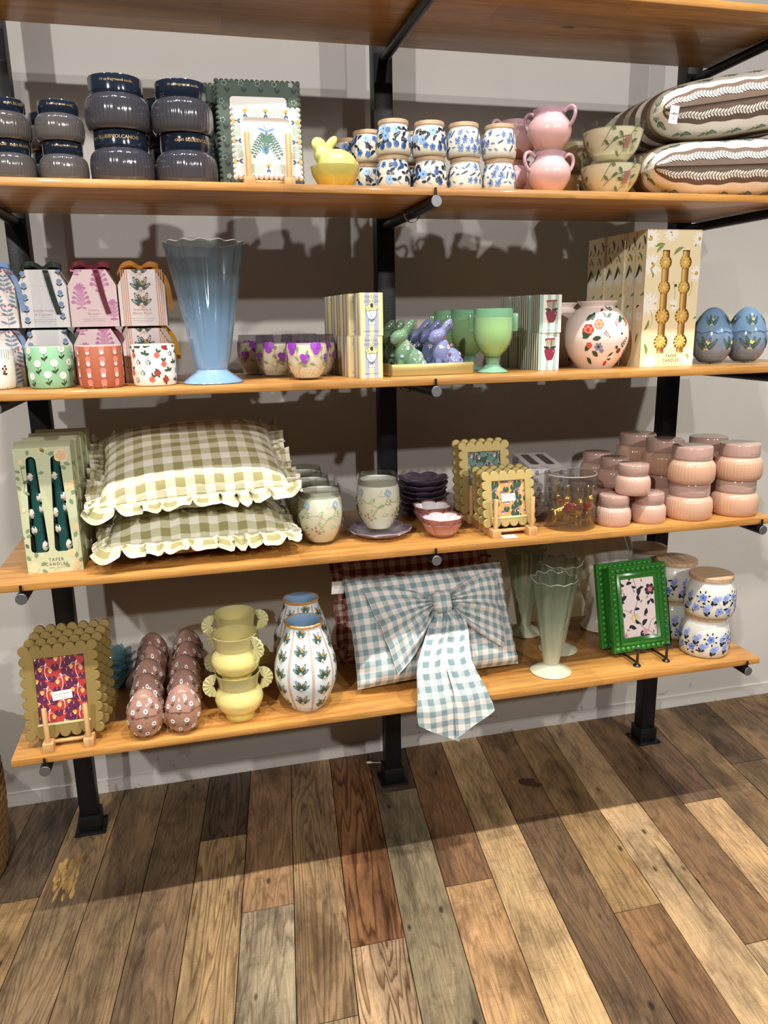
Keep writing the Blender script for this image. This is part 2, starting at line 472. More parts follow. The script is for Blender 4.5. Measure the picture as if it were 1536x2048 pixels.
# --- wall
def wallmat():
    m, nt, out = newmat('wall_paint')
    tc = N(nt, 'TexCoord'); t = N(nt, 'TexNoise', Scale=3.0, Detail=5.0); nt.links.new(tc.outputs['Object'], t.inputs['Vector'])
    cr = N(nt, 'ValToRGB'); cr.color_ramp.elements[0].color = lin('#c2beb9'); cr.color_ramp.elements[1].color = lin('#cfcbc6')
    nt.links.new(t.outputs[0], cr.inputs[0])
    # scuffs near the floor
    sp = N(nt, 'SeparateXYZ'); nt.links.new(tc.outputs['Object'], sp.inputs[0])
    t3 = N(nt, 'TexNoise', Scale=11.0, Detail=6.0, Distortion=1.5); nt.links.new(tc.outputs['Object'], t3.inputs['Vector'])
    low = math_(nt, 'MULTIPLY', math_(nt, 'SUBTRACT', 1.0, math_(nt, 'DIVIDE', sp.outputs[2], .35), True), math_(nt, 'GREATER_THAN', t3.outputs[0], .66))
    mx = nt.nodes.new('ShaderNodeMix'); mx.data_type = 'RGBA'; nt.links.new(math_(nt, 'MULTIPLY', low, .45), mx.inputs[0])
    nt.links.new(cr.outputs[0], mx.inputs[6]); mx.inputs[7].default_value = lin('#7d736c')
    b = principled(nt, None, .75, spec=.3); nt.links.new(mx.outputs[2], b.inputs['Base Color'])
    t2 = N(nt, 'TexNoise', Scale=260.0, Detail=2.0); nt.links.new(tc.outputs['Object'], t2.inputs['Vector'])
    bp = N(nt, 'Bump', Strength=.12, Distance=.002); nt.links.new(t2.outputs[0], bp.inputs['Height']); nt.links.new(bp.outputs[0], b.inputs['Normal'])
    nt.links.new(b.outputs[0], out.inputs[0])
wallmat()
w = MB().box(-3.2, 3.6, 0, .1, 0, 3.4, 'wall_paint').obj('wall_back'); w['kind'] = 'structure'
bb = MB()
rnd = random.Random(3)
top = [(x*.02, .046+rnd.uniform(-.0008, .0008)) for x in range(-160, 181)]
bb.prism([(-3.2, 0), (3.6, 0)]+[(x, z) for x, z in reversed(top)], -.006, 0, 'wall_paint')
o = bb.obj('baseboard_back'); o['kind'] = 'structure'
# --- floor of reclaimed planks, running a little askew to the wall
def floormat():
    m, nt, out = newmat('reclaimed_planks')
    at = N(nt, 'Attribute', attribute_name='tone'); uv = N(nt, 'UVMap')
    def noise(scale, vec, detail=6.0, rough=.6, dist=0.0):
        mp = N(nt, 'Mapping'); mp.inputs['Scale'].default_value = vec; nt.links.new(uv.outputs[0], mp.inputs[0])
        t = N(nt, 'TexNoise', Scale=scale, Detail=detail, Roughness=rough, Distortion=dist); nt.links.new(mp.outputs[0], t.inputs['Vector']); return t.outputs[0]
    def ramp(src, stops):
        cr = N(nt, 'ValToRGB'); e = cr.color_ramp.elements
        while len(e) < len(stops): e.new(.5)
        for i, (p, c) in enumerate(stops): e[i].position = p; e[i].color = c
        nt.links.new(src, cr.inputs[0]); return cr.outputs[0]
    def mul(a, b, f, mode='MULTIPLY'):
        mx = nt.nodes.new('ShaderNodeMix'); mx.data_type = 'RGBA'; mx.blend_type = mode
        if hasattr(f, 'links'): nt.links.new(f, mx.inputs[0])
        else: mx.inputs[0].default_value = f
        for s_, k in ((a, 6), (b, 7)):
            if hasattr(s_, 'links'): nt.links.new(s_, mx.inputs[k])
            else: mx.inputs[k].default_value = s_
        return mx.outputs[2]
    g = lambda v: (v, v, v, 1)
    # long wavy grain (contour lines of a stretched noise), fine pores, blotches, cracks, nail holes
    base = noise(1.0, (11, .75, 1), 3.0, .45, .25)
    rings = math_(nt, 'FRACT', math_(nt, 'MULTIPLY', base, 22.0))
    gr = ramp(rings, [(0, (.3, .24, .2, 1)), (.13, (.55, .48, .42, 1)), (.4, g(1.0)), (.86, g(1.12)), (1, (.36, .3, .26, 1))])
    fine = ramp(noise(1.0, (420, 14, 1), 3.0), [(.35, g(.62)), (.6, g(1.08))])
    blot = ramp(noise(1.0, (7, 2.2, 1), 5.0, .65, .5), [(.33, (.34, .32, .31, 1)), (.48, g(.82)), (.66, (1.2, 1.16, 1.1, 1))])
    blot2 = ramp(noise(1.0, (22, 9, 1), 6.0, .7, 1.0), [(.36, (.5, .44, .4, 1)), (.5, g(1)), (.7, (1.2, 1.16, 1.1, 1))])
    crack = ramp(noise(1.0, (60, 1.1, 1), 2.0, .5, .2), [(.245, g(.15)), (.275, g(1))])
    vo = N(nt, 'TexVoronoi', Scale=1.0); mp = N(nt, 'Mapping'); mp.inputs['Scale'].default_value = (13, 6, 1); nt.links.new(uv.outputs[0], mp.inputs[0]); nt.links.new(mp.outputs[0], vo.inputs['Vector'])
    holes = ramp(vo.outputs['Distance'], [(.045, g(.12)), (.1, g(1))])
    saw = ramp(noise(1.0, (9, 240, 1), 2.0), [(.38, g(.8)), (.55, g(1.03))])
    c = mul(at.outputs['Color'], gr, at.outputs['Alpha']); c = mul(c, fine, .75); c = mul(c, blot, .95); c = mul(c, blot2, .6); c = mul(c, crack, .85); c = mul(c, holes, .9); c = mul(c, saw, .4)
    b = principled(nt, None, .5, spec=.4); nt.links.new(c, b.inputs['Base Color'])
    h = math_(nt, 'ADD', math_(nt, 'MULTIPLY', rings, .5), noise(1.0, (420, 14, 1), 3.0))
    bp = N(nt, 'Bump', Strength=.35, Distance=.0015); nt.links.new(h, bp.inputs['Height']); nt.links.new(bp.outputs[0], b.inputs['Normal'])
    rr = N(nt, 'MapRange'); rr.inputs[3].default_value = .38; rr.inputs[4].default_value = .68; nt.links.new(noise(1.0, (7, 2.2, 1)), rr.inputs[0]); nt.links.new(rr.outputs[0], b.inputs['Roughness'])
    nt.links.new(b.outputs[0], out.inputs[0])
floormat()
plain('floor_stain', '#3d2b1e', rough=.4)
plain('gap_dark', '#1a120c', rough=.9)
def floor():
    mb = MB(); rnd = random.Random(11)
    W = .1335; x0 = -.978
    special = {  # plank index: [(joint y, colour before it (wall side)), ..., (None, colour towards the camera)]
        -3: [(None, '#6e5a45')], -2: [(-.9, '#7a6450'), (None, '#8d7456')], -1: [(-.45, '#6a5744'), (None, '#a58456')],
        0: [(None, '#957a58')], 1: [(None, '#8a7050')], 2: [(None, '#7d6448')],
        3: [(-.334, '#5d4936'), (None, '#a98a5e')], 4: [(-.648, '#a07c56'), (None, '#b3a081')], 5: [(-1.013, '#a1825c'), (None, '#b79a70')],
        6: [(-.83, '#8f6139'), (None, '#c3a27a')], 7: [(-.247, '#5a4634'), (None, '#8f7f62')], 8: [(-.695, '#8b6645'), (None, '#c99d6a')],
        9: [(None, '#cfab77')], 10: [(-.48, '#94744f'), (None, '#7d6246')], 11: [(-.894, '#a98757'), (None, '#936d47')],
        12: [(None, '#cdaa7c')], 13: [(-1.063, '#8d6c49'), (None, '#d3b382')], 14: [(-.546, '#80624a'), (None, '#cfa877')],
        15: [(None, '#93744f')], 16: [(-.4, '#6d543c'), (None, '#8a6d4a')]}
    for i in range(-14, 34):
        a, b = x0+i*W, x0+(i+1)*W
        segs = special.get(i)
        if not segs:
            segs = [(-rnd.uniform(.3, 1.4), '#8a6c4a'), (-rnd.uniform(1.8, 2.6), '#a88660'), (None, '#8f7355')]
        ys = .02; off = rnd.uniform(0, 40)
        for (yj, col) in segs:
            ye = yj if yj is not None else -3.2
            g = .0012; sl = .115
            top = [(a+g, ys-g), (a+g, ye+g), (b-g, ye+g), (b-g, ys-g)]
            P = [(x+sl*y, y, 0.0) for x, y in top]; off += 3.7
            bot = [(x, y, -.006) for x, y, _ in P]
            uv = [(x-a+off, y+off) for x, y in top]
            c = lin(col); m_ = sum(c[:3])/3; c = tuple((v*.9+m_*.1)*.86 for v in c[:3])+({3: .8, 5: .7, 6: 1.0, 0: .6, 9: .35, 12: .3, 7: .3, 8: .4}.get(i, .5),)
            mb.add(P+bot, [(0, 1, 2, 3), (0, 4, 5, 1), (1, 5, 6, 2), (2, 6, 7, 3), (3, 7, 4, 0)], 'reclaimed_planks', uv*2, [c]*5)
            ys = ye
    rn = random.Random(5)
    for k in range(34):   # pale splintered patch near the left post, and an old dark stain
        x, y = -.975+rn.uniform(-.028, .03), -.40+rn.uniform(-.085, .07); L = rn.uniform(.02, .07); w_ = rn.uniform(.006, .013); a = math.atan2(1, .115)+rn.uniform(-.15, .15)
        p = [(x+q[0], y+q[1], .0002+.00001*k) for q in leaf('x', L, w_, 0, 0, a)[0][1]]
        mb.add(p, [tuple(range(len(p)))], 'reclaimed_planks', [(q[0]+9, q[1]+9) for q in p], [lin('#e0b46a', .2)])
    for (x, y, r_) in ((.417, -.315, .026), (.437, -.335, .017), (.405, -.30, .014)):
        p = [(x+r_*(1+.25*math.sin(a*3+x*90))*math.cos(a), y+r_*.8*(1+.2*math.cos(a*5))*math.sin(a), .0003+r_*.001) for a in [i*2*PI/24 for i in range(24)]]
        mb.add(p, [tuple(range(24))], 'floor_stain')
    mb.box(-3.4, 3.8, -3.4, .1, -.05, -.005, 'gap_dark')
    o = mb.obj('floor'); o['kind'] = 'structure'
floor()
# --- shelves: five long oak boards
names = {1: 'lowest oak shelf board, with the bow cushion and green beaded frames on it', 2: 'second oak shelf board from the floor, holding the olive gingham cushions',
         3: 'middle oak shelf board, holding the tall blue vase and match boxes', 4: 'fourth oak shelf board from the floor, holding dark candle jars and striped cushions',
         5: 'topmost oak shelf board, empty underside seen at the top of the photo'}
for k in ZS:
    mb = MB(); by = -.207 if k < 3 else (-.225 if k == 3 else -.258)
    mb.box(XL, XR+(.14 if k == 3 else 0), FY, by, -TH, 0, 'oak', b=.0022, uv=False)
    o = mb.obj('wooden_shelf'); o.location = (0, 0, ZS[k]); tag(o, names[k], 'shelf', 'oak shelf boards of the wall unit')
# --- three steel posts with round arms under every shelf
PX = [-.9286, 0, .9194]
for i, px in enumerate(PX):
    root = thing('steel_post', ['left black square steel post with five round shelf arms, near the basket', 'middle black square steel post with round shelf arms, between the match boxes and bunnies',
                 'right black square steel post with round shelf arms, behind the pink jars'][i], 'post', (px, -.178, 0), 0, 'black posts of the shelf unit')
    MB().box(-.0254, .0254, -.0247, .0247, .004, 2.6, 'black_steel', b=.003).obj('upright', root)
    mb = MB(); mb.box(-.0435, .0435, -.0435, .0435, 0, .007, 'black_steel', b=.003); mb.box(-.0315, .0315, -.0315, .0315, .007, .055, 'black_steel', b=.003)
    for sx in (-1, 1):
        for sy in (-1, 1): mb.lathe([(0, .007), (.005, .007), (.005, .0095), (0, .0105)], 'rod_steel', 10, cx=sx*.036, cy=sy*.036)
    mb.obj('base_collar', root)
    for k in ZS:
        r = .0125; z = ZS[k]-TH-r-.0005; y0 = -.0247; y1 = FY-.014+.178
        mb = MB(); mb.tube([(0, y0, z), (0, (y0+y1)/2, z), (0, y1+.001, z)], r, 'rod_steel', 20, cap=False)
        mb.tube([(0, y1+.001, z), (0, y1, z)], [r, r-.001], 'rod_end', 20)
        a = mb.obj('shelf_arm', root)
        pb = MB(); pb.tube([(0, y1+.008, z+r*.6), (0, y1+.008, z+r+.016)], .0028, 'black_steel', 8); pb.obj('pin', a)
        if i == 1 and k in (3, 4):
            cb = MB(); yy = -.46+.178 if k == 4 else -.40+.178
            cb.ribbon([(1.3*(r+.002)*math.sin(t), yy, z-1.45*(r+.002)*math.cos(t)) for t in [q*.14-1.54 for q in range(23)]], (0, 1, 0), .014, 'clip_grey'if k == 4 else 'black_steel')
            cb.obj('cable_clip', a)
# ================================================================ FOURTH SHELF (dark jars ... striped cushions)
Z4 = ZS[4]
plain('white_paper', '#eceae6', rough=.7)
plain('white_card', '#f2f0ee', rough=.6)
plain('gold_print', '#c9a56a', rough=.4, metal=.3)
plain('wax', '#f6eed8', rough=.45)
def capri(label, cat, loc, R, H, lidf, bmat, lmat, tx=None, tmat='gold_print', group=None, ribs=46, rl=.83, n=230):
    t = thing('candle_jar', label, cat, loc, 0, group); hb = H*(1-lidf)
    pr = smoothprof([(.80*R, 0), (.9*R, .012*hb), (.975*R, .16*hb), (R, .4*hb), (.995*R, .62*hb), (.955*R, .82*hb), (.87*R, .94*hb), (.80*R, hb)], 5)
    am = lambda z: .013*max(0, min(1, (z-.1*hb)/(.1*hb), (.9*hb-z)/(.1*hb)))
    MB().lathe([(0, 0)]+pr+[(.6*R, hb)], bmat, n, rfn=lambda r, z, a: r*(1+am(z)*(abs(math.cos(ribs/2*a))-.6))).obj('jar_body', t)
    q = rl*R; lp = [(q*.97, hb-.0005), (q*.985, hb+.001), (q*.985, hb+.004), (q, hb+.005), (q, H-.004), (q-.0012, H-.0012), (q-.004, H)]
    mb = MB().lathe([(q*.8, hb-.0005)]+lp+[(0, H-.0006)], lmat, 72)
    if tx:
        S = latheS([(q, hb), (q, H)])
        mb.decal(S, [p for (s_, u, v, sz) in tx for p in text(tmat, s_, sz, u*q, hb+v*(H-hb))], .0004)
    mb.obj('lid', t); return t
zgrad('navy_jar_glass', [(0, '#4a4646'), (.03, '#403e44'), (.066, '#35343f')], rough=.12, coat=.6)
zgrad('navy_jar_small', [(0, '#5b5654'), (.03, '#54504f'), (.05, '#45434a')], rough=.12, coat=.6)
plain('navy_lid', '#1b2433', rough=.12, coat=.7)
TXA = [('19 oz fragranced candle', .1, .62, .0068)]
TXB = [('capri BLUE\u00ae', -.75, .55, .0095), ('VOLCANO\u00ae', .25, .55, .0095)]
TXC = [('capri BLUE\u00ae', .05, .55, .0095), ('VOLCANO\u00ae', 1.05, .55, .0095)]
def pile(fn, spots): return [fn(*s) for s in spots]
g = 'large dark blue ribbed candle jars'
capri('large dark ribbed candle jar with gold lettering, lower jar of the left big stack', 'candle jar', (-.646, -.5565, Z4), .0635, .1, .34, 'navy_jar_glass', 'navy_lid', TXB, group=g)
capri('large dark ribbed candle jar on top of the left big stack, the highest dark jar', 'candle jar', (-.647, -.5575, Z4+.1), .0635, .1, .34, 'navy_jar_glass', 'navy_lid', TXA, group=g)
j = capri('large dark ribbed candle jar at the bottom of the stack beside the green frame', 'candle jar', (-.517, -.5565, Z4), .0625, .0985, .34, 'navy_jar_glass', 'navy_lid', TXC, group=g)
capri('large dark ribbed candle jar on top of the stack beside the green frame', 'candle jar', (-.52, -.5575, Z4+.0985), .0625, .0985, .34, 'navy_jar_glass', 'navy_lid', TXA, group=g)
dup(j, (-.545, -.42, Z4), 'large dark ribbed jar half hidden behind the two big stacks, bottom one')
dup(j, (-.548, -.42, Z4+.0985), 'large dark ribbed jar half hidden behind the two big stacks, upper one')
g = 'small dark blue ribbed candle jars'
TXS = [('8 oz fragranced candle', .25, .6, .0055)]
s1 = capri('small dark ribbed candle jar, lower jar of the second small stack from the left', 'candle jar', (-.757, -.574, Z4), .046, .074, .33, 'navy_jar_small', 'navy_lid', TXS, group=g)
dup(s1, (-.758, -.5745, Z4+.074), 'small dark ribbed candle jar, upper jar of the second small stack from the left')
s2 = capri('small dark ribbed candle jar at the far left end, lower of two', 'candle jar', (-.855, -.573, Z4), .046, .074, .33, 'navy_jar_small', 'navy_lid', [('VOLCANO\u00ae', -.5, .55, .0075), ('capri BLUE\u00ae', .7, .55, .0075)], group=g)
dup(s2, (-.857, -.574, Z4+.074), 'small dark ribbed candle jar at the far left end, upper of two')
dup(s1, (-.792, -.475, Z4), 'small dark ribbed jar hidden behind the small stacks, bottom one')
dup(s1, (-.792, -.475, Z4+.074), 'small dark ribbed jar hidden behind the small stacks, upper one')
# --- frames
def scallop(nx, ny, c):
    """outline of a frame whose rim is a run of half circles of chord c; lower left corner at (0,0)"""
    r = c/2*1.0; p = []; W, H = nx*c, ny*c
    def arcp(cx, cz, a0, a1, n):
        for i in range(n+1):
            a = math.radians(a0+(a1-a0)*i/n); q = (cx+r*math.cos(a), cz+r*math.sin(a))
            if not p or math.hypot(p[-1][0]-q[0], p[-1][1]-q[1]) > 1e-6: p.append(q)
    n = 7 if c > .015 else 4
    arcp(0, 0, 90, 360, n+3); p_ = p
    # walk: left-bottom corner, bottom edge, right-bottom, right edge, ...
    p.clear()
    arcp(0, 0, 90, 360, n+3)
    for i in range(1, nx): arcp(i*c, 0, 180, 360, n)
    arcp(W, 0, 180, 450, n+3)
    for i in range(1, ny): arcp(W, i*c, -90, 90, n)
    arcp(W, H, -90, 180, n+3)
    for i in range(1, nx): arcp(W-i*c, H, 0, 180, n)
    arcp(0, H, 0, 270, n+3)
    for i in range(1, ny): arcp(0, H-i*c, 90, 270, n)
    return [(x-W/2, z+c/2) for x, z in p], W+c, H+c
def rrect(x0, x1, z0, z1, r=0.0, n=4):
    if r <= 0: return [(x0, z0), (x1, z0), (x1, z1), (x0, z1)]
    o = []
    for cx, cz, a in ((x0+r, z0+r, 180), (x1-r, z0+r, 270), (x1-r, z1-r, 0), (x0+r, z1-r, 90)):
        o += [(cx+r*math.cos(math.radians(a+90*i/n)), cz+r*math.sin(math.radians(a+90*i/n))) for i in range(n+1)]
    return o
def pic_frame(name, label, loc, outline, hole, d, mat, pics, lean=0.0, rz=0, deco=None, group=None, hr=0.0, inset=.0018, lip=None, card=None):
    t = thing(name, label, 'picture frame', loc, rz, group); t.rotation_euler = (-math.radians(lean), 0, rz)
    x0, x1, z0, z1 = hole
    mb = MB().prism(outline, 0, d, mat, [rrect(*hole, hr)], inset)
    if deco: mb.decal(planeS(0), deco, .0004)
    mb.obj('frame', t)
    m = .003
    pb = MB().add([(x0-m, .0045, z0-m), (x1+m, .0045, z0-m), (x1+m, .0045, z1+m), (x0-m, .0045, z1+m)], [(0, 1, 2, 3)], pics[0])
    pb.decal(planeS(.0045), clip(pics[1], x0, x1, z0, z1), .0002)
    pr = pb.obj('print', t)
    if card:
        cx, cz, w_, h_, lines = card; a = .06
        cb = MB().add([(cx+(sx*w_*math.cos(a)-sz*h_*math.sin(a))/2, .0036, cz+(sx*w_*math.sin(a)+sz*h_*math.cos(a))/2) for sx, sz in ((-1, -1), (1, -1), (1, 1), (-1, 1))], [(0, 1, 2, 3)], 'white_card')
        for s_, sz, dz in lines: cb.decal(planeS(.0036), text(C('#6a6a70'), s_, sz, cx-dz*math.sin(a), cz+dz, a), .0003)
        cb.obj('label_card', pr)
    return t
plain('green_ceramic', '#5a675f', rough=.15, coat=.6, noise=.15, nscale=20)
plain('ivory_ceramic', '#efe6df', rough=.15, coat=.6)
K = C('#1d2b26'); PALE = C('#9aaa9c')
def tinyflower(s=1):
    return T(flower(PALE, .0058, 5, 0, .006)+disc('green_ceramic', .0044, 0, .006, 8)+disc(K, .0017, 0, .006, 6)+stroke(K, [(.001, 0), (.005, -.012)], .0012)+leaf(K, .011, .0045, .005, -.012, 1.9)+leaf(K, .011, .0045, .005, -.012, .9), 0, 0, s)
ol, W_, H_ = scallop(16, 20, .0107)
hole = (-.06, .06, .036, .19)
dec = []
for i in range(5): dec += T(tinyflower(), -.07+.035*i, .208)+T(tinyflower(), -.07+.035*i, .02)
for i in range(1, 5): dec += T(tinyflower(), -.077, .02+.038*i)+T(tinyflower(), .075, .02+.038*i)
gfr = pic_frame('ceramic_frame', 'dark green ceramic picture frame with wavy rim, standing behind the ivory frame', (-.361, -.557, Z4+.001), ol, hole, .014, 'green_ceramic', ('white_paper', []), 7, -.05, dec, 'dark green ceramic frames', .008, .004)
dup(gfr, (-.383, -.522, Z4+.001), 'rear dark green ceramic picture frame, its rim just showing left of the front one')
GR = C('#7fa585'); OC = C('#c99a4d'); NV = C('#39506b'); DG = C('#4f7563'); BL = C('#5b8cc9')
def oflower(a=0): return T(disc(OC, .0032, -.0022, .007)+disc(OC, .0032, .0022, .008)+disc(OC, .0028, 0, .0045)+leaf(NV, .008, .0036, 0, 0, -1.0)+leaf(NV, .008, .0036, 0, 0, -2.1)+leaf(NV, .007, .003, 0, 0, 1.57), 0, 0, 1, a)
ol, W_, H_ = scallop(13, 13, .0104)
hole = (-.046, .046, .033, .118)
dec = []
for k in (-1, 1):
    dec += [p for i in range(9) for p in stroke(GR, [(k*.022-.0115+.0028*i, .122), (k*.022-.0115+.0028*i, .141)], .0009)]
    dec += [p for i in range(9) for p in stroke(GR, [(k*.022-.0115+.0028*i, .011), (k*.022-.0115+.0028*i, .031)], .0009)]
    for zz in (.055, .094): dec += [p for i in range(9) for p in stroke(GR, [(k*.052, zz-.0115+.0028*i), (k*.07, zz-.0115+.0028*i)] if k > 0 else [(-.07, zz-.0115+.0028*i), (-.052, zz-.0115+.0028*i)], .0009)]
    for zz in (.035, .075, .114): dec += T(oflower(k*-1.57), k*.059, zz)
for xx in (-.042, 0, .042): dec += T(oflower(), xx, .128)+T(oflower(), xx, .02)
bq = []
for a, L, cv in ((-2.55, .05, .3), (-2.0, .056, -.1), (-1.25, .056, .12), (-.65, .05, -.3), (-1.62, .04, 0)): bq += T(fern(DG, L*.93, 9, .0105, cv, NV), 0, .093, 1, a)
bq += flower(BL, .0085, 8, -.004, .06, 0, .3, C('#2c4f8f'))+stroke(NV, [(-.005, .109), (.002, .093)], .001)+stroke(NV, [(.004, .105), (-.001, .093)], .001)
bq += leaf(BL, .02, .004, 0, .096, .35)+leaf(BL, .02, .004, 0, .096, 2.75)+disc(BL, .003, 0, .095)+stroke(C('#d8dbe2'), arc(.03, .118, .034, -2.0, -.6), .0012)
pic_frame('ceramic_frame', 'small ivory ceramic frame with green stripe patches, held by a little wooden easel', (-.353, -.612, Z4+.012), ol, hole, .012, 'ivory_ceramic', ('white_paper', bq), 7, -.02, dec, None, .006, .004)
def easel(label, loc, w, depth, hp, rz=0, bk=.16, group=None, zb=.021):
    t = thing('wooden_easel', label, 'easel', loc, rz, group)
    for s_ in (-1, 1):
        x = s_*w/2
        MB().box(x-.0115, x+.0115, 0, depth, 0, zb, 'oak_small', b=.0012).obj('rail', t)
        MB().tube([(x, .010, zb-.004), (x, .010, zb+hp-.001), (x, .010, zb+hp)], [.0058, .0058, .005], 'oak_small', 14).obj('dowel', t)
        MB().tube([(x, depth-.012, zb-.004), (x, depth-.012+bk*.2, zb+bk-.001), (x, depth-.012+bk*.2, zb+bk)], [.0058, .0058, .005], 'oak_small', 14).obj('dowel', t)
    MB().tube([(-w/2, .03, zb*.55), (w/2, .03, zb*.55)], .005, 'oak_small', 12).obj('crossbar', t)
    return t
g_e = 'wooden display easels'
easel('small wooden easel holding the ivory ceramic frame', (-.354, -.634, Z4), .083, .075, .085, -.02, .09, g_e, .013)
# --- yellow bunny dish
zgrad('yellow_glass_bowl', [(0, '#cfae3c'), (.02, '#d9c258'), (.034, '#c9c26c')], rough=.22, coat=.5)
plain('yellow_glass_lid', '#cfcb7c', rough=.35, coat=.3)
t = thing('bunny_dish', 'yellow frosted glass dish with a rabbit shaped lid', 'dish', (-.204, -.568, Z4), .1)
pr = [(.026, 0), (.034, .003), (.05, .03), (.0535, .046)]
MB().lathe([(0, 0)]+pr+[(.051, .046), (.046, .03), (0, .028)], 'yellow_glass_bowl', 72, rfn=lambda r, z, a: r*(1+.03*abs(math.cos(4*a))*min(1, z/.02))).obj('bowl', t)
lid = blob([((.004, 0, .05), (.045, .04, .034), (0, 0, 0)), ((-.028, 0, .07), (.019, .017, .019), (0, 0, 0)), ((-.036, -.004, .089), (.0185, .006, .016), (0, .3, .2)), ((-.006, .004, .097), (.018, .006, .0095), (0, -.75, 0)), ((.046, 0, .054), (.008, .008, .008), (0, 0, 0))], .0022, 4)
meshobj(lid, 'lid', 'yellow_glass_lid', t)
# --- blue and white floral jars with wooden lids
plain('milk_glass', '#d8d4c6', rough=.16, coat=.5)
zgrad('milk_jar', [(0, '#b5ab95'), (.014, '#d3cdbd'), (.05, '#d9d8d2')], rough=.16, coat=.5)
DN = C('#161e38'); MB_ = C('#3f6aa8'); LB = C('#86aede'); DB = C('#27417a'); GB = C('#8da3c4')
def darkfloral():
    a = T(leaf(DN, .013, .0065)+leaf(DN, .012, .006, 0, 0, 2.2)+stroke(DN, [(0, 0), (.002, -.012)], .0007), 0, 0, 1, .6)
    b = flower(LB, .0095, 9, 0, 0, 0, .45, MB_, .25)
    c = disc(MB_, .0062, 0, 0, 12, 1.15)+disc(DB, .0042, .002, 0, 10, 1.3)+leaf(DN, .009, .004, 0, .005, 1.9)+leaf(DN, .009, .004, 0, .005, 1.1)
    d = fern(DN, .017, 6, .007, .1)
    e = leaf(DN, .016, .0065, -.008, 0, .5, .002)
    f = flower(MB_, .0068, 5, 0, 0, 0, .3, DN)
    return [a, b, c, d, e, f, T(a, 0, 0, 1, 2.5)]
def hydrangea():
    o = []
    for i, (x, y) in enumerate(((0, 0), (.0048, .002), (-.0045, .0025), (.002, .006), (-.002, -.0048), (.004, -.004))): o += flower(DB if i % 3 == 0 else C('#5d83c2'), .0031, 4, x, y, i, .45, GB, .4)
    p = []
    for i in range(5): p += disc(C('#33415f'), .0016, .002*i-.004, .0022*i-.004, 6, 1.4)
    return [o, T(o, 0, 0, .8), p, leaf(C('#56719f'), .011, .003, -.005, 0, -.25)]
def floraljar(label, loc, R, H, items, seed, group, name='floral_jar', du=.0165, dv=.0155, rl=.86, lidh=.0085, lidR=None, extra=None, vmax=.82):
    t = thing(name, label, 'candle jar', loc, 0, group); hb = H-lidh
    pr = smoothprof([(.86*R, 0), (.95*R, .035*hb), (R, .2*hb), (R*.995, .45*hb), (.965*R, .68*hb), (.87*R, .88*hb), (.82*R, .94*hb), (.82*R, hb)], 4)
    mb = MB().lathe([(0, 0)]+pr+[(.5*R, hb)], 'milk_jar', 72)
    S = latheS(pr); h = PI*R*.98
    if extra: mb.decal(S, extra(R, hb), .0003)
    mb.decal(S, scatter(items, -h, h, hb*.16, hb*vmax, du, dv, seed), .0005)
    mb.obj('jar_body', t)
    q = lidR or rl*R
    MB().lathe([(0, hb-.0003), (q-.0012, hb-.0003), (q, hb+.001), (q, H-.001), (q-.0012, H), (0, H)], 'lid_wood', 48).obj('wooden_lid', t)
    return t
df, hy = darkfloral(), hydrangea()
g = 'small blue and white floral jars with wooden lids'
cols = [(-.077, df, 3, 'leftmost column'), (.008, df, 8, 'second column'), (.09, hy, 5, 'third column'), (.172, hy, 9, 'column by the pots')]
for i, (x, it, sd, nm) in enumerate(cols):
    kind = 'dark navy leaf pattern' if it is df else 'pale hydrangea pattern'
    a = floraljar(f'small white jar with {kind}, lower jar of the front {nm}', (x, -.58, Z4), .0385, .069, it, sd, g)
    floraljar(f'small white jar with {kind}, upper jar of the front {nm}', (x+(.001, -.002, -.004, -.001)[i], -.581, Z4+.069), .0388, .071, it, sd+20, g)
    if i == 0:
        for k, (xx, yy) in enumerate(((-.112, -.487), (-.138, -.40))):
            for lv in (0, 1): dup(a, (xx, yy, Z4+.069*lv), f'small navy patterned white jar in the {"second" if k == 0 else "third"} row behind the leftmost column, {"upper" if lv else "lower"} one', rz=1.1+k)
    if i == 1:
        for lv in (0, 1): dup(a, (-.005, -.485, Z4+.069*lv), f'small navy patterned white jar in the second row behind the second column, {"upper" if lv else "lower"} one', rz=2.2)
# --- pink two-handled pots
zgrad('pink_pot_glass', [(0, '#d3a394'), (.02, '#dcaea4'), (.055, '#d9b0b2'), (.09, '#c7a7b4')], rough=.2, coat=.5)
plain('pink_wax', '#e3c0b3', rough=.4)
zgrad('pink_handle_glass', [(0, '#cfa6b0', .75), (.09, '#cfabb8', .75)], rough=.2, tint='#f3dfe4')
def handle(pts, r, mat, par): MB().tube(smooth3(pts), r, mat, 10).obj('handle', par)
def smooth3(pts, sub=5):
    o = []; n = len(pts)
    for i in range(n-1):
        p = [Vector(pts[max(i-1, 0)]), Vector(pts[i]), Vector(pts[i+1]), Vector(pts[min(i+2, n-1)])]
        for k in range(sub):
            t = k/sub; o.append(.5*((2*p[1])+(p[2]-p[0])*t+(2*p[0]-5*p[1]+4*p[2]-p[3])*t*t+(3*p[1]-p[0]-3*p[2]+p[3])*t**3))
    return o+[Vector(pts[-1])]
t = thing('two_handled_pot', 'pink glass pot with two loop handles, lower pot of the front pair', 'candle pot', (.3, -.57, Z4), .08, 'pink two handled pots')
pr = smoothprof([(.028, 0), (.029, .004), (.043, .022), (.05, .042), (.047, .06), (.038, .072), (.0335, .079), (.036, .085), (.0385, .09)], 5)
MB().lathe([(0, 0)]+pr+[(.037, .0905), (.034, .085), (.031, .079), (.034, .073), (0, .073)], 'pink_pot_glass', 64).obj('pot', t)
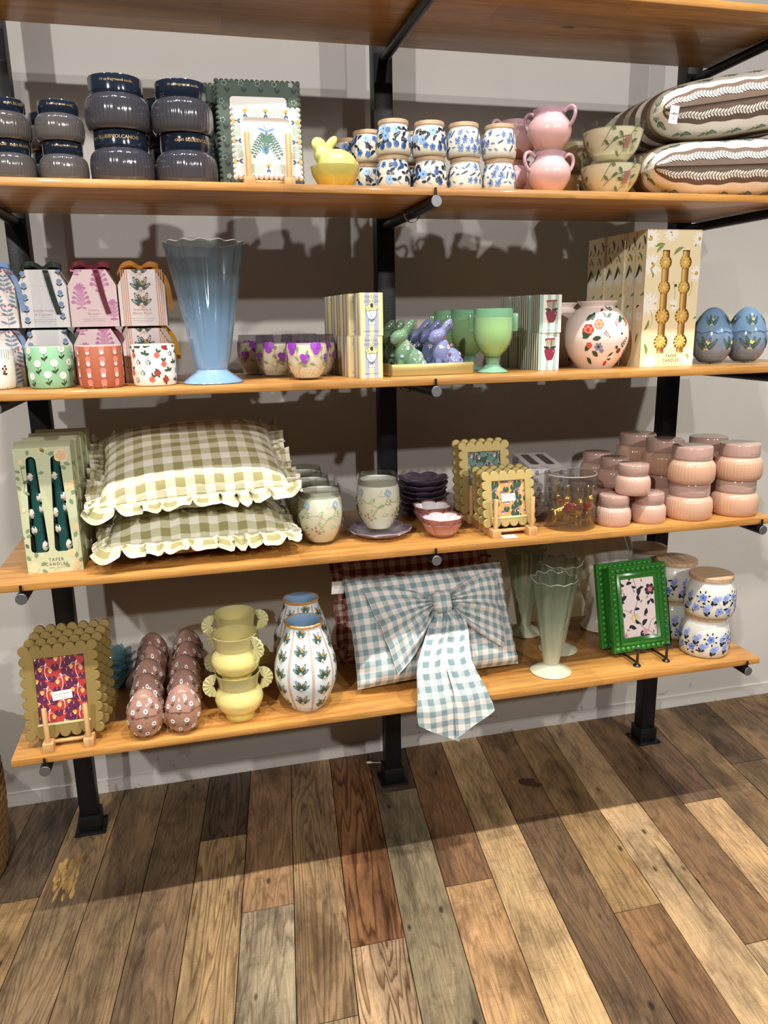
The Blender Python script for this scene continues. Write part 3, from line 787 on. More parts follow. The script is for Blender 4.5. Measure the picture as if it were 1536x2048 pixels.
for s_ in (-1, 1): handle([(s_*.046, 0, .05), (s_*.056, 0, .056), (s_*.0635, 0, .072), (s_*.061, 0, .086), (s_*.05, 0, .09), (s_*.037, 0, .082)], .0042, 'pink_handle_glass', t)
dup(t, (.297, -.572, Z4+.0905), 'pink glass pot with loop handles, upper pot of the front pair', rz=-.95)
dup(t, (.262, -.455, Z4), 'pink glass pot half hidden behind the front pair, lower one', rz=.5)
dup(t, (.262, -.455, Z4+.0905), 'pink glass pot half hidden behind the front pair, upper one', rz=.2)
# --- glass bowls painted with branches
glass('smoke_glass', '#d9d8d2', '#b7b6ae', .04)
glass('rim_glass', '#d8d8d4', '#e6e6e0', .35, .1)
glass('thin_glass', '#f6f6f2', '#ffffff', .02)
plain('bowl_wax', '#e6dec2', rough=.4)
OLV = C('#5c6d3f'); RED = C('#a33a4b'); BR = C('#6b5a33'); LG = C('#a8b27a')
def branchy():
    o = stroke(BR, [(-.05, .02), (-.02, .04), (.02, .05), (.04, .07)], .0012)+stroke(BR, [(.0, .045), (.01, .02), (-.005, .005)], .0012)+stroke(BR, [(.02, .05), (.035, .03)], .0012)
    for x, y, a in ((-.035, .03, 2.4), (-.025, .037, .6), (.0, .045, 2.2), (.01, .022, -.4), (-.003, .008, 2.5), (.03, .06, .2), (.034, .065, 2.0), (.036, .03, -.7), (.03, .036, .5), (.004, .03, 2.8)):
        o += leaf(OLV if a > .4 else LG, .016, .007, x, y, a)
    for i in range(7):
        for q in range(4 if i % 2 else 5): o += disc(RED, .0016, .016+.0042*(q-2)+(0 if i % 2 else -.002), .036+.0036*(i-3), 6)
    return o+leaf(OLV, .014, .008, -.03, .068, -.6)+stroke(BR, [(-.055, .03), (-.03, .064)], .001)
t = thing('candle_bowl', 'glass candle bowl painted with green branches and red dots, lower bowl of the front pair', 'candle bowl', (.468, -.553, Z4), -.1, 'painted glass candle bowls')
pr = smoothprof([(.03, 0), (.04, .004), (.06, .03), (.07, .06), (.0725, .084)], 5)
zc = [z for r, z in pr if z < .069][-1]; mb = MB().lathe([(0, .0)]+cut(pr, zc, False), 'thin_glass', 64).lathe(cut(pr, zc, True), 'smoke_glass', 64); S = latheS(pr)
for k in (-1, 0, 1): mb.decal(S, T(branchy(), k*.14, 0), .0006)
mb.obj('glass_bowl', t)
MB().lathe([(0, .003)]+[(r-.002, z+.002) for r, z in pr if z < .066]+[(.066, .0675), (0, .0665)], 'bowl_wax', 64).obj('candle_wax', t)
dup(t, (.468, -.555, Z4+.0765), 'glass candle bowl painted with branches, upper bowl of the front pair, rim above the wax', rz=-.15)
dup(t, (.438, -.395, Z4), 'painted glass candle bowl behind the front pair, lower one', rz=.6)
dup(t, (.438, -.395, Z4+.0765), 'painted glass candle bowl behind the front pair, upper one', rz=.7)
# --- cushions
def cushion(W, H, Tk, mat, pinch=.06, n=44, p=3.2, sag=0.0, seed=1, wr=.004, mat2=None):
    """cushion lying in x,y, thickness z; returns builder and front surface S(u,v,lift) (u,v in metres)"""
    rnd = random.Random(seed); ph = [rnd.uniform(0, 6) for _ in range(6)]
    def pos(a, b, s_):
        x = a*W/2*(1-pinch*(1-b*b)*abs(a)**3) ; y = b*H/2*(1-pinch*(1-a*a)*abs(b)**3)
        h = Tk/2*max(0, (1-abs(a)**p))**.5*max(0, (1-abs(b)**p))**.5
        w_ = wr*(math.sin(7*a+ph[0]+3*b)*.4+math.sin(11*b+ph[1]-4*a)*.35+math.sin(15*a*b+ph[2])*.3)*min(1, h/(Tk*.2))
        edge = max(abs(a), abs(b)); w_ += wr*.9*math.sin(26*(a if abs(b) > abs(a) else b)+ph[3])*max(0, edge-.7)/.3*min(1, h/(Tk*.1))
        return Vector((x, y, s_*(h+w_*.6)+sag*(a*a+b*b)))
    def table(ax):
        q = [0.0]; M = 300; pv = pos(0, 0, 1)
        for i in range(1, M+1):
            b = i/M; cu = pos(b, 0, 1) if ax == 0 else pos(0, b, 1); q.append(q[-1]+(cu-pv).length); pv = cu
        return q
    tx, ty = table(0), table(1)
    def fwd_(tb, b): x = abs(b)*300; i = min(299, int(x)); return math.copysign(tb[i]+(tb[i+1]-tb[i])*(x-i), b)
    def inv_(tb, s):
        t_ = abs(s)
        if t_ >= tb[-1]: return math.copysign(1, s)
        import bisect
        i = bisect.bisect_right(tb, t_)-1; return math.copysign((i+(t_-tb[i])/max(1e-9, tb[i+1]-tb[i]))/300, s)
    mb = MB(); LX, LY = 2*tx[-1], 2*ty[-1]
    for s_ in (1, -1):
        P = []; UV = []
        for i in range(n+1):
            a = math.sin((i/n-.5)*PI); a = .6*a+.4*(2*i/n-1); r = []; u = []
            for k in range(n+1):
                b = math.sin((k/n-.5)*PI); b = .6*b+.4*(2*k/n-1); r.append(pos(a, b, s_)); u.append((fwd_(tx, a), fwd_(ty, b)+(0 if s_ > 0 else LY)))
            P.append(r); UV.append(u)
        mb.grid(P, mat if s_ > 0 else (mat2 or mat), UV=UV, flip=s_ < 0)
    def S(u, v, lift, s_=1):
        a, b = inv_(tx, u), inv_(ty, v); e = 1e-3
        q = pos(a, b, s_); nx = (pos(a+e, b, s_)-q).cross(pos(a, b+e, s_)-q)*s_
        nx = nx.normalized() if nx.length > 1e-12 else Vector((0, 0, s_))
        if nx.z*s_ < 0: nx = -nx
        return q+nx*lift
    S.LX, S.LY = LX, LY
    return mb, S, pos
def banded(name, H):
    """woven stripes running along x, mirrored about the front seam (v = -H/2)"""
    m, nt, out = newmat(name)
    uv = N(nt, 'UVMap'); sp = N(nt, 'SeparateXYZ'); nt.links.new(uv.outputs[0], sp.inputs[0])
    d = math_(nt, 'MODULO', math_(nt, 'ADD', sp.outputs[1], H/2), H)
    f = math_(nt, 'DIVIDE', d, H)
    cr = N(nt, 'ValToRGB'); cr.color_ramp.interpolation = 'CONSTANT'; e = cr.color_ramp.elements
    st = [(0, '#6b5a4f'), (.1, '#e6e0d8'), (.235, '#c2a75c'), (.242, '#e6e0d8'), (.249, '#c2a75c'), (.256, '#8a7a68'), (.29, '#6b5a4f'), (.36, '#e6e0d8'), (.42, '#6b5a4f'), (.5, '#b9aa97'), (.56, '#6b5a4f'), (.66, '#e6e0d8'), (.8, '#6b5a4f'), (.9, '#e6e0d8')]
    while len(e) < len(st): e.new(.5)
    for i, (p_, h_) in enumerate(st): e[i].position = p_; e[i].color = lin(h_)
    nt.links.new(f, cr.inputs[0])
    b = principled(nt, None, .85, spec=.2); nt.links.new(cr.outputs[0], b.inputs['Base Color'])
    t = N(nt, 'TexNoise', Scale=16.0); nt.links.new(uv.outputs[0], t.inputs['Vector']); bp = N(nt, 'Bump', Strength=.4, Distance=.01)
    nt.links.new(t.outputs[0], bp.inputs['Height']); nt.links.new(bp.outputs[0], b.inputs['Normal']); nt.links.new(b.outputs[0], out.inputs[0])
CW, CH = .56, .37
SG = C('#4f7a63'); SY = C('#b9a650'); WH = C('#eee9e2')
def birdsprig(): return fern(SG, .024, 5, .011, .15)+T(fern(SG, .018, 4, .009, -.1), 0, 0, 1, 2.4)+leaf(SG, .016, .006, .002, 0, 1.2)+leaf(SY, .012, .005, .006, .004, .9)+leaf(SY, .01, .0028, 0, 0, -2.2)
def striped(label, loc, rot, seed):
    t = thing('striped_cushion', label, 'cushion', loc, 0, 'striped cushions'); t.rotation_euler = rot
    _, S, pos = cushion(CW, CH, .145, 'oak', .05, 4, 4.0, 0, seed)
    if 'striped_cloth' not in MATS: banded('striped_cloth', S.LY)
    mb, S, pos = cushion(CW, CH, .145, 'striped_cloth', .05, 60, 4.0, 0, seed); L2, X2 = S.LY/2, S.LX/2
    lau = []; k = 0; u = -X2*.96
    while u < X2*.96:
        lau += leaf(WH, .0135, .005, u, -L2+.022, .75)+leaf(WH, .0135, .005, u, -L2+.022, -.75); u += .0088
    lau += stroke(WH, [(-X2*.95+i*.0145, -L2+.022) for i in range(44)], .001)
    br = [q for i in range(9) for q in T(birdsprig(), -.28+.07*i, -L2+.075)]
    mb.decal(lambda u, v, l: S(u, v, l, 1), lau+br, .0008)
    mb.decal(lambda u, v, l: S(u, v, l, -1), [(m, p[::-1]) for m, p in lau+br], .0008)
    ed = [pos(-1+i/30, -1, 1) for i in range(61)]
    mb.obj('cover', t)
    MB().tube([p+Vector((0, -.0005, 0)) for p in ed], .0016, 'seam_brown', 6).obj('zip_seam', t)
    return t, S
plain('seam_brown', '#4a3d35', rough=.8)
t, S = striped('lower brown striped cushion with white leaf bands, lying on the oak shelf', (.822, -.43, Z4+.0765), (0, math.radians(-3.5), .03), 3)
t, S = striped('upper brown striped cushion with white leaf bands, stacked on the other and tagged', (.846, -.425, Z4+.231), (0, math.radians(-9.5), .0), 5)
def swing_tag(par, loc, rot, w_, h_, lines, bar=False):
    mb = MB().box(-w_/2, w_/2, -.0004, .0004, -h_, 0, 'white_card')
    dc = []
    for z, ww in lines: dc += stroke(C('#8a8a8a'), [(-ww/2, z), (ww/2, z)], .0009)
    if bar:
        rr = random.Random(2)
        x = -w_*.36
        while x < w_*.36: bw = rr.choice((.0006, .001, .0014)); dc += [(C('#222222'), [(x, -h_*.52), (x+bw, -h_*.52), (x+bw, -h_*.38), (x, -h_*.38)])]; x += bw+rr.choice((.0006, .001))
    mb.decal(planeS(-.0004), dc, .0002)
    o = mb.obj('price_tag', par); o.location = loc; o.rotation_euler = rot
    return o
swing_tag(t, (-.268, -.205, .002), (0, math.radians(16), -.1), .021, .038, [(-.008, .01), (-.026, .014), (-.029, .012)], True)
# ================================================================ MIDDLE SHELF (gift boxes ... painted eggs)
Z3 = ZS[3]
# --- tag shaped gift boxes with ribbons
def giftbox(label, loc, face, deco, ribbon, side=None, rz=0, tail=0):
    t = thing('gift_box', label, 'gift box', loc, rz, 'tag shaped gift boxes with ribbons')
    W, H, D, hs, tw = .1005, .122, .082, .088, .062
    poly = [(-W/2, 0), (W/2, 0), (W/2, hs), (tw/2, H), (-tw/2, H), (-W/2, hs)]
    mb = MB().prism(poly, 0, D, face)
    mb.decal(planeS(0), clip(deco, -W/2, W/2, 0, H), .0003)
    mb.add([(-W/2, -.0002, hs), (W/2, -.0002, hs), (W/2, -.0002, hs+.0006), (-W/2, -.0002, hs+.0006)], [(0, 1, 2, 3)], C('#cfc3c0'))
    mb.obj('box', t)
    rb = MB(); yc = D*.45
    up = [(-W/2-.001, yc, .0), (-W/2-.001, yc, hs), (-tw/2, yc, H+.001), (tw/2, yc, H+.001), (W/2+.001, yc, hs), (W/2+.001, yc, .0)]
    rb.ribbon(up, (0, 1, 0), .013, ribbon)
    r = t_r = rb.obj('ribbon', t)
    bw = MB(); zt = H+.003
    for s_ in (-1, 1):
        bw.ribbon(smooth3([(0, yc, zt), (s_*.018, yc-.006, zt+.010), (s_*.036, yc-.008, zt+.007), (s_*.038, yc, zt+.002), (s_*.02, yc+.004, zt+.002), (0, yc, zt+.001)], 4), (0, .35, .94), .0125, ribbon)
    if tail == 0: tl = [(0, yc, zt), (.006, yc-.02, zt+.002), (.011, -.003, H-.004), (.016, -.004, H-.03), (.022, -.003, H-.062), (.03, -.003, .028)]
    elif tail == 1: tl = [(0, yc, zt), (.02, yc-.02, zt+.004), (.045, .01, H-.008), (.056, .004, hs), (.06, .003, hs*.6), (.064, .0, .035)]
    else: tl = [(0, yc, zt), (.03, yc-.02, zt+.008), (.052, .015, H-.006), (.066, .006, hs), (.07, .004, hs*.62), (.06, .004, .05)]
    pts = smooth3(tl, 5); bw.ribbon(pts, [(.98, .1, .1) if i > 6 else (0, 1, 0) for i in range(len(pts))], .011, ribbon)
    t2 = smooth3([(0, yc, zt), (-.02, yc-.01, zt+.012), (-.04, yc-.01, zt+.006), (-.052, yc-.005, zt-.012)], 4); bw.ribbon(t2, (0, .35, .94), .011, ribbon)
    bw.tube([(-.005, yc, zt+.001), (0, yc-.002, zt+.002), (.005, yc, zt+.001)], .005, ribbon, 8)
    bw.obj('bow', r)
    return t
for n_, h_ in (('rib_blue', '#7f9cc8'), ('rib_green', '#26312a'), ('rib_wine', '#6d1f30'), ('rib_amber', '#b9772a')): plain(n_, h_, rough=.35, spec=.5)
plain('rib_yellow', '#e0a52c', rough=.35)
plain('box_blush', '#ecdfdd', rough=.6); plain('box_pink', '#ecd3d6', rough=.6); plain('box_white', '#ebe7e8', rough=.6)
GB1 = C('#7f93a6'); RB1 = C('#b5525a'); PK = C('#cc7fae'); PK2 = C('#d79bbd'); TC = C('#b5796a'); GRY = C('#a39c9f'); DK = C('#33454f')
def label_panel(name, l2, col='#e6d9d8', y=.0):
    return [(C(col), [(-.034, .006), (.03, .006), (.03, .043), (-.034, .043)])]+text(TC, name, .0072, -.002, .0355)+text(TC, l2, .0072, -.002, .0275)+stroke(GRY, [(-.012, .0215), (.008, .0215)], .0006)+[q for i, w_ in enumerate((.05, .046)) for q in stroke(GRY, [(-w_/2-.002, .0165-.0042*i), (w_/2-.002, .0165-.0042*i)], .0008)]+stroke(GRY, [(-.014, .0085), (.01, .0085)], .0006)
def bluebranch():
    o = stroke(GB1, [(0, -.018), (0, .016)], .0008)
    for i in range(4):
        z = -.012+.009*i
        for s_ in (-1, 1): o += leaf(GB1, .018-.002*i, .0055, 0, z, PI/2-s_*1.15)
    return o
def berries():
    o = []
    for i in range(9): o += disc(RB1, .0028 if i % 2 else .0019, -.028+.007*i, .006*abs(math.sin(i*.8)), 7)
    return o
d1 = []
for r in range(4):
    for c in range(-1, 3): d1 += T(bluebranch(), -.05+c*.04+(.02 if r % 2 else 0), .02+r*.036, 1)
    d1 += T(berries(), -.03 if r % 2 else .02, .042+r*.036)+T(berries(), .035 if r % 2 else -.04, .04+r*.036)
def bfl(c): return T(flower(c, .0055, 8, 0, .006, 0, .2)+leaf(DK, .009, .0035, 0, -.004, .7)+leaf(DK, .009, .0035, 0, -.004, 2.4)+stroke(DK, [(0, .001), (0, -.009)], .0006), 0, 0)
d2 = [q for i in range(16) for q in stroke(C('#c3bfcb'), [(-.022+.0029*i, .0), (-.022+.0029*i, .122)], .0007)]
for i in range(5): d2 += T(bfl(C('#7d94c2')), -.037, .012+.024*i)+T(bfl(C('#7d94c2')), .036, .02+.024*i)
def pinktree():
    o = flower(PK, .010, 9, 0, .022, 0, .45)+stroke(PK, [(0, -.02), (0, .015)], .0012)
    for i in range(4):
        z = -.016+.010*i; l = .019-.0025*i
        for s_ in (-1, 1): o += leaf(PK2, l, .0055, 0, z, PI/2-s_*(1.05))+disc(PK, .0042-.0005*i, s_*l*.85, z+.007, 8)+leaf(PK, l*.7, .002, 0, z+.004, PI/2-s_*.8)
    return o+leaf(PK, .012, .004, 0, -.02, -.3)+leaf(PK, .012, .004, 0, -.02, -2.84)+T(leaf(PK, .02, .004, -.01, 0, 0), 0, -.024)
d3 = T(pinktree(), -.026, .062, 1.0)+T(pinktree(), .016, .1, 1.0)+T(pinktree(), .04, .034, .8)+T(pinktree(), -.03, .125, .6)
ORN = C('#c99a55'); FD = C('#3d5a50'); OR2 = C('#d6a083')
def fernbird(s=1.0, dk=FD, oc=ORN, st=OR2):
    o = []
    for a, L, cv in ((2.35, .024, -.25), (.8, .024, .25), (2.9, .02, -.2), (.25, .02, .2), (1.95, .019, -.1)): o += T(fern(dk, L, 6, .0085, cv), 0, -.004, 1, a)
    o += flower(oc, .0062, 7, .005, .008, 0, .3, C('#b07c3c'))
    o += stroke(st, [(0, -.004), (.001, -.016)], .0009)+stroke(st, [(0, -.009), (-.008, -.013)], .0012)+stroke(st, [(0, -.009), (.008, -.012)], .0012)+leaf(st, .006, .002, 0, -.009, .6)+leaf(st, .006, .002, 0, -.009, 2.5)
    return T(o, 0, 0, s)
d4 = []
for xs in (-.042, .033):
    for i in range(4): d4 += [(OR2, [(xs+.0042*i-.0008, 0), (xs+.0042*i+.0012, 0), (xs+.0042*i+.0012, .13), (xs+.0042*i-.0008, .13)])]
d4 += T(fernbird(1.0), -.002, .085)+T(fernbird(1.0), -.002, .051)+T(fernbird(1.0), -.002, .121)
designs = [('box_blush', d1+label_panel('Spring Rain &', 'Bright Bergamot'), 'rib_blue', 'blue leaf and red berry print, blue ribbon'), ('box_white', d2+label_panel('Golden Petals', '& Cashmere', '#e9e4e6'), 'rib_green', 'white pinstripes and blue flowers, dark green ribbon'),
           ('box_pink', d3+label_panel('Cotton', 'Blossom', '#ecd3d6'), 'rib_wine', 'pink tree print, wine red ribbon'), ('box_blush', d4+label_panel('Strawberry &', 'Blonde Wood', '#ecdfdd'), 'rib_amber', 'fern sprigs and orange stripes, amber ribbon')]
bx = [(-.950, -.462), (-.845, -.458), (-.741, -.466), (-.637, -.466)]
for (fm, dc, rb, nm), (x, y) in zip(designs, bx):
    giftbox(f'lower tag shaped gift box with {nm}', (x, y, Z3), fm, dc, rb if rb != 'rib_amber' else 'rib_yellow', tail=2 if rb == 'rib_amber' else 1)
    giftbox(f'upper tag shaped gift box with {nm}', (x+.002, y-.012, Z3+.127), fm, dc, rb, rz=random.uniform(-.02, .02), tail=0 if rb in ('rib_green', 'rib_wine') else 1)
# --- ceramic pots in front of them
def mug(label, loc, base, polys, seed=1, rz=0):
    t = thing('candle_pot', label, 'candle pot', loc, rz, 'small printed candle pots')
    R, H = .0465, .088
    pr = [(.040, 0), (.0435, .002), (R-.0012, .008), (R, .02), (R, H-.002)]
    mb = MB().lathe([(0, 0)]+pr+[(R-.001, H), (R-.0028, H), (R-.0035, H-.003), (R-.0035, .06), (0, .06)], base, 72)
    mb.decal(latheS(pr), polys, .0004); mb.obj('pot', t)
    MB().lathe([(R-.0006, H-.0012), (R-.0006, H+.0004), (R-.003, H+.0004), (R-.003, H-.0012)], 'ivory_ceramic', 64).obj('rim', t)
    return t
plain('pot_stripe', '#ece9e2', rough=.5); plain('pot_green', '#86b891', rough=.55); plain('pot_terra', '#a65a3d', rough=.6); plain('pot_white', '#efe6df', rough=.5)
WP = C('#eff0ea'); BK = C('#36362f'); hw = PI*.0465
def whiteflower(): return flower(WP, .0078, 10, 0, .011, 0, .15, C('#c6cdd0'), .4)+stroke(BK, [(0, .003), (.001, -.012)], .0011)+leaf(BK, .010, .0042, .001, -.010, 2.4)+leaf(BK, .010, .0036, .001, -.008, .9)
def pinktulip(): return disc(C('#d1857d'), .0062, 0, .004, 12, 1.15)+[(C('#ead9d8'), [(-.005, -.002), (0, .001), (.005, -.002), (0, -.0105)])]+leaf(C('#cfc3cb'), .007, .003, 0, -.010, 2.3)+leaf(C('#cfc3cb'), .007, .003, 0, -.010, .85)
rd = C('#a83a34'); gn = C('#3e5546'); pk = C('#cf6a5a')
def sb1(): return flower(rd, .0075, 4, 0, 0, 0, .2)+leaf(gn, .008, .004, 0, -.004, -.8)+leaf(gn, .008, .004, 0, .003, 2.2)
def sb2(): return [q for i in range(5) for q in disc(C('#7d8c99'), .0018, .004*math.cos(i*1.3), .004*math.sin(i*1.3), 6)]+stroke(gn, [(0, -.009), (.003, .004)], .0007)+leaf(gn, .006, .0026, 0, -.005, .3)
def sb3(): return flower(pk, .0068, 6, 0, 0, 0, .3)+leaf(gn, .009, .0045, 0, .006, .9)+leaf(gn, .009, .0045, 0, .006, 2.2)
def sb4(): return leaf(gn, .012, .006, 0, 0, .3)+leaf(gn, .011, .005, 0, 0, 1.4)+leaf(gn, .01, .005, 0, 0, 2.6)
strp = [q for i in range(50) for q in [(C('#5e6b74'), [(-hw+i*.0058, .003), (-hw+i*.0058+.0011, .003), (-hw+i*.0058+.0011, .085), (-hw+i*.0058, .085)])]]
chr_ = [q for x, y in ((0, 0), (.004, .005), (-.003, .006), (.002, .011), (-.002, -.004)) for q in disc(C('#6d2a30'), .0026, x, y, 8)]+leaf(C('#22332a'), .009, .004, -.002, -.006, .2)+flower(WP, .004, 5, .005, -.004)
mug('striped white candle pot with a cherry sprig, at the far left edge', (-.957, -.512, Z3), 'pot_stripe', strp+T(chr_, .036, .038)+T(chr_, -.04, .05))
mug('mint green candle pot printed with white flowers', (-.835, -.529, Z3), 'pot_green', scatter([whiteflower()], -hw, hw, .004, .088, .036, .027, 4, .1, .08))
tl_ = [q for i in range(10) for k in range(4) for q in T(pinktulip(), -hw+.01+.029*i, .009+.0235*k+(.0 if i % 2 else 0))]
mug('terracotta candle pot printed with rows of pink tulips', (-.729, -.565, Z3), 'pot_terra', tl_)
mug('white candle pot printed with strawberries and leaves', (-.619, -.561, Z3), 'pot_white', scatter([sb1(), sb2(), sb3(), sb4(), sb2()], -hw, hw, .004, .086, .028, .018, 12, .2, .5))
# --- tall blue flared vase
zgrad('blue_vase_glass', [(0, '#7fa5cd', .97), (.03, '#8bb0d6', .93), (.13, '#87abce', .7), (.185, '#86a2ba', .28), (.235, '#a9b9c2', .07), (.297, '#c9d0d2', .03)], rough=.15, coat=.3, tint='#dde4e8')
t = thing('flared_vase', 'tall blue fluted glass vase with a clear rim and round foot', 'vase', (-.494, -.555, Z3))
fl = lambda n, am, z0, z1: (lambda r, z, a: r*(1+am*max(0, min(1, (z-z0)/(z1-z0)))*math.cos(n*a)))
f1 = fl(15, .036, .04, .29)
pr = smoothprof([(.033, .03), (.0355, .036), (.041, .06), (.056, .14), (.071, .22), (.0845, .29), (.0875, .297)], 6)
mb = MB().lathe(pr+[(.0855, .297)]+[(r-.0025, z) for r, z in reversed(pr[4:-1])]+[(0, .045)], 'blue_vase_glass', 132, rfn=lambda r, z, a: (f1(r, z, a), z+(.0016*math.cos(15*a) if z > .28 else 0)))
mb.tube([(.0868*(1+.036*math.cos(15*a))*math.cos(a), .0868*(1+.036*math.cos(15*a))*math.sin(a), .2972+.0016*math.cos(15*a)) for a in [i*2*PI/180 for i in range(180)]], .0011, 'rim_glass', 6, closed=True)
mb.obj('vase_body', t)
MB().lathe([(0, 0), (.064, 0), (.0665, .0025), (.065, .005), (.05, .016), (.038, .0245), (.034, .029), (.033, .031), (0, .031)], 'blue_vase_glass', 64).obj('foot', t)
# --- violet painted candle glasses
glass('lilac_glass', '#cfc9d0', '#8b8290', .06)
VI = C('#9a3fc0'); VI2 = C('#6b45b5'); VG = C('#7f9a6a'); YS = C('#b9a878'); CR = C('#e8e4d6')
def violet(c=VI): return [q for a in (0, 2.1, 4.2) for q in T(leaf(c, .016, .017), 0, 0, 1, a+.5)]
def spray():
    o = stroke(YS, [(0, -.03), (.004, -.01), (0, .02)], .0009)+stroke(YS, [(.002, -.02), (.02, .0), (.024, .012)], .0009)+stroke(YS, [(0, -.02), (-.02, -.008)], .0009)
    for x, y, a in ((.004, -.01, .8), (.003, 0, 2.2), (.02, 0, .4), (.024, .012, 1.4), (-.018, -.01, 2.8), (0, .02, 1.2), (.012, -.012, .1)): o += leaf(VG, .012, .005, x, y, a)
    for i in range(9): o += leaf(CR, .006, .002, -.03+.007*i, -.026+.004*math.sin(i*2), .5+i)
    return o
t = thing('violet_candle', 'glass candle painted with violet flowers, front one of the five', 'glass candle', (-.279, -.541, Z3), 0, 'violet painted glass candles')
pr = smoothprof([(.029, .0), (.032, .003), (.042, .02), (.0485, .045), (.0485, .07), (.0455, .092), (.0445, .1)], 5)
zc = [z for r, z in pr if z < .083][-1]; mb = MB().lathe([(0, 0)]+cut(pr, zc, False), 'thin_glass', 64).lathe(cut(pr, zc, True)+[(.0435, .1)], 'lilac_glass', 64); S = latheS(pr)
dc = []
for k in range(-2, 3): dc += T(violet(VI), k*.061+.016, .073)+T(violet(VI2 if k == 1 else VI), k*.061-.012, .05, .8)+T(spray(), k*.061+.03, .045)
mb.decal(S, dc, .0006); mb.obj('glass', t)
MB().lathe([(0, .004)]+[(r-.0025, z+.004) for r, z in pr if z < .076]+[(.044, .0815), (0, .081)], 'wax', 48).obj('candle_wax', t)
for (x, y, nm, r_) in ((-.337, -.40, 'left one in the second row', .5), (-.240, -.43, 'right one in the second row', 1.3), (-.372, -.285, 'back left one, mostly hidden', 2.0), (-.262, -.30, 'back middle one behind the gap', 2.7)):
    dup(t, (x, y, Z3), f'glass candle painted with violet flowers, {nm}', rz=r_)
# --- match holder boxes, yellow and lilac
stripes('match_front', [(0, '#efe0a2'), (.2, '#a7aed4'), (.4, '#efe0a2'), (.6, '#a7aed4'), (.8, '#efe0a2')], 1.0)
YE = C('#f3e3a0'); LN = C('#2e3a44'); CRM = C('#f4eee4'); GD2 = C('#8d8a80')
def bouquet():
    o = [(CRM, [(-.0128, .006), (.0128, .006), (.010, -.008), (.003, -.0155), (-.004, -.0155), (-.011, -.006)])]
    o += [(CRM, [(-.007, -.0165), (.007, -.0165), (.0075, -.026), (-.0075, -.026)])]
    for x, y in ((-.011, .011), (-.0055, .014), (.0005, .0155), (.006, .0145), (.0115, .0115), (-.003, .009), (.004, .0085), (-.0085, .0075), (.009, .008)): o += T(disc(LN, .0038, 0, 0, 10, 1.35)+disc(YE, .0032, 0, 0, 10, 1.35), x, y)
    o += stroke(LN, [(-.0128, .006), (-.011, -.006), (-.004, -.0155), (.003, -.0155), (.010, -.008), (.0128, .006)], .0009)+stroke(LN, [(.011, .0055), (-.006, .003), (.002, -.014)], .0008)
    o += stroke(LN, [(-.007, -.0165), (-.0075, -.026), (.0075, -.026), (.007, -.0165)], .0008)+leaf(C('#5f7480'), .008, .004, 0, -.0165, .15)+leaf(C('#5f7480'), .008, .004, 0, -.0165, 3.0)+leaf(C('#5f7480'), .007, .003, 0, -.0165, -.9)+leaf(C('#5f7480'), .007, .003, 0, -.0165, -2.2)
    return o
def matchbox(name, label, loc, w, h, d, frontmat, deco, sidecols, group, rz, per):
    t = thing(name, label, 'match box', loc, rz, group)
    mb = MB().box(-w/2, w/2, 0, d, 0, h, sidecols, b=.0008)
    e = .0006
    mb.add([(-w/2+e, -.0001, e), (w/2-e, -.0001, e), (w/2-e, -.0001, h-e), (-w/2+e, -.0001, h-e)], [(0, 1, 2, 3)], frontmat, [(0, 0), (per, 0), (per, 1), (0, 1)])
    mb.decal(planeS(-.0001), deco, .0003); mb.obj('box', t); return t
stripes('match_side', [(0, '#efe0a2'), (.5, '#a7a8bd')], .026)
w, h, d = .054, .0955, .052
dcm = T(bouquet(), 0, .052)+text(GD2, 'MATCH', .0092, 0, .086)+text(GD2, 'HOLDER', .0092, 0, .0768)+text(C('#6a6a86'), 'includes 30 Matches', .0047, 0, .011)
gm = 'yellow and lilac match holder boxes'
for lv in (0, 1):
    m0 = matchbox('match_box', f'yellow and lilac match holder box with tulip bouquet, {"upper" if lv else "lower"} front box', (-.136+.002*lv, -.588, Z3+h*lv), w, h, d, 'match_front', dcm, 'match_side', gm, .07-.03*lv, 1)
    for k in range(1, 5): dup(m0, (-.147-.004*k+.002*lv*(k % 2), -.588+.058*k, Z3+h*lv), f'match holder box in row {("two", "three", "four", "five")[k-1]} behind the front one, {"upper" if lv else "lower"} level', rz=.06+.03*((k*7+lv) % 3-1))
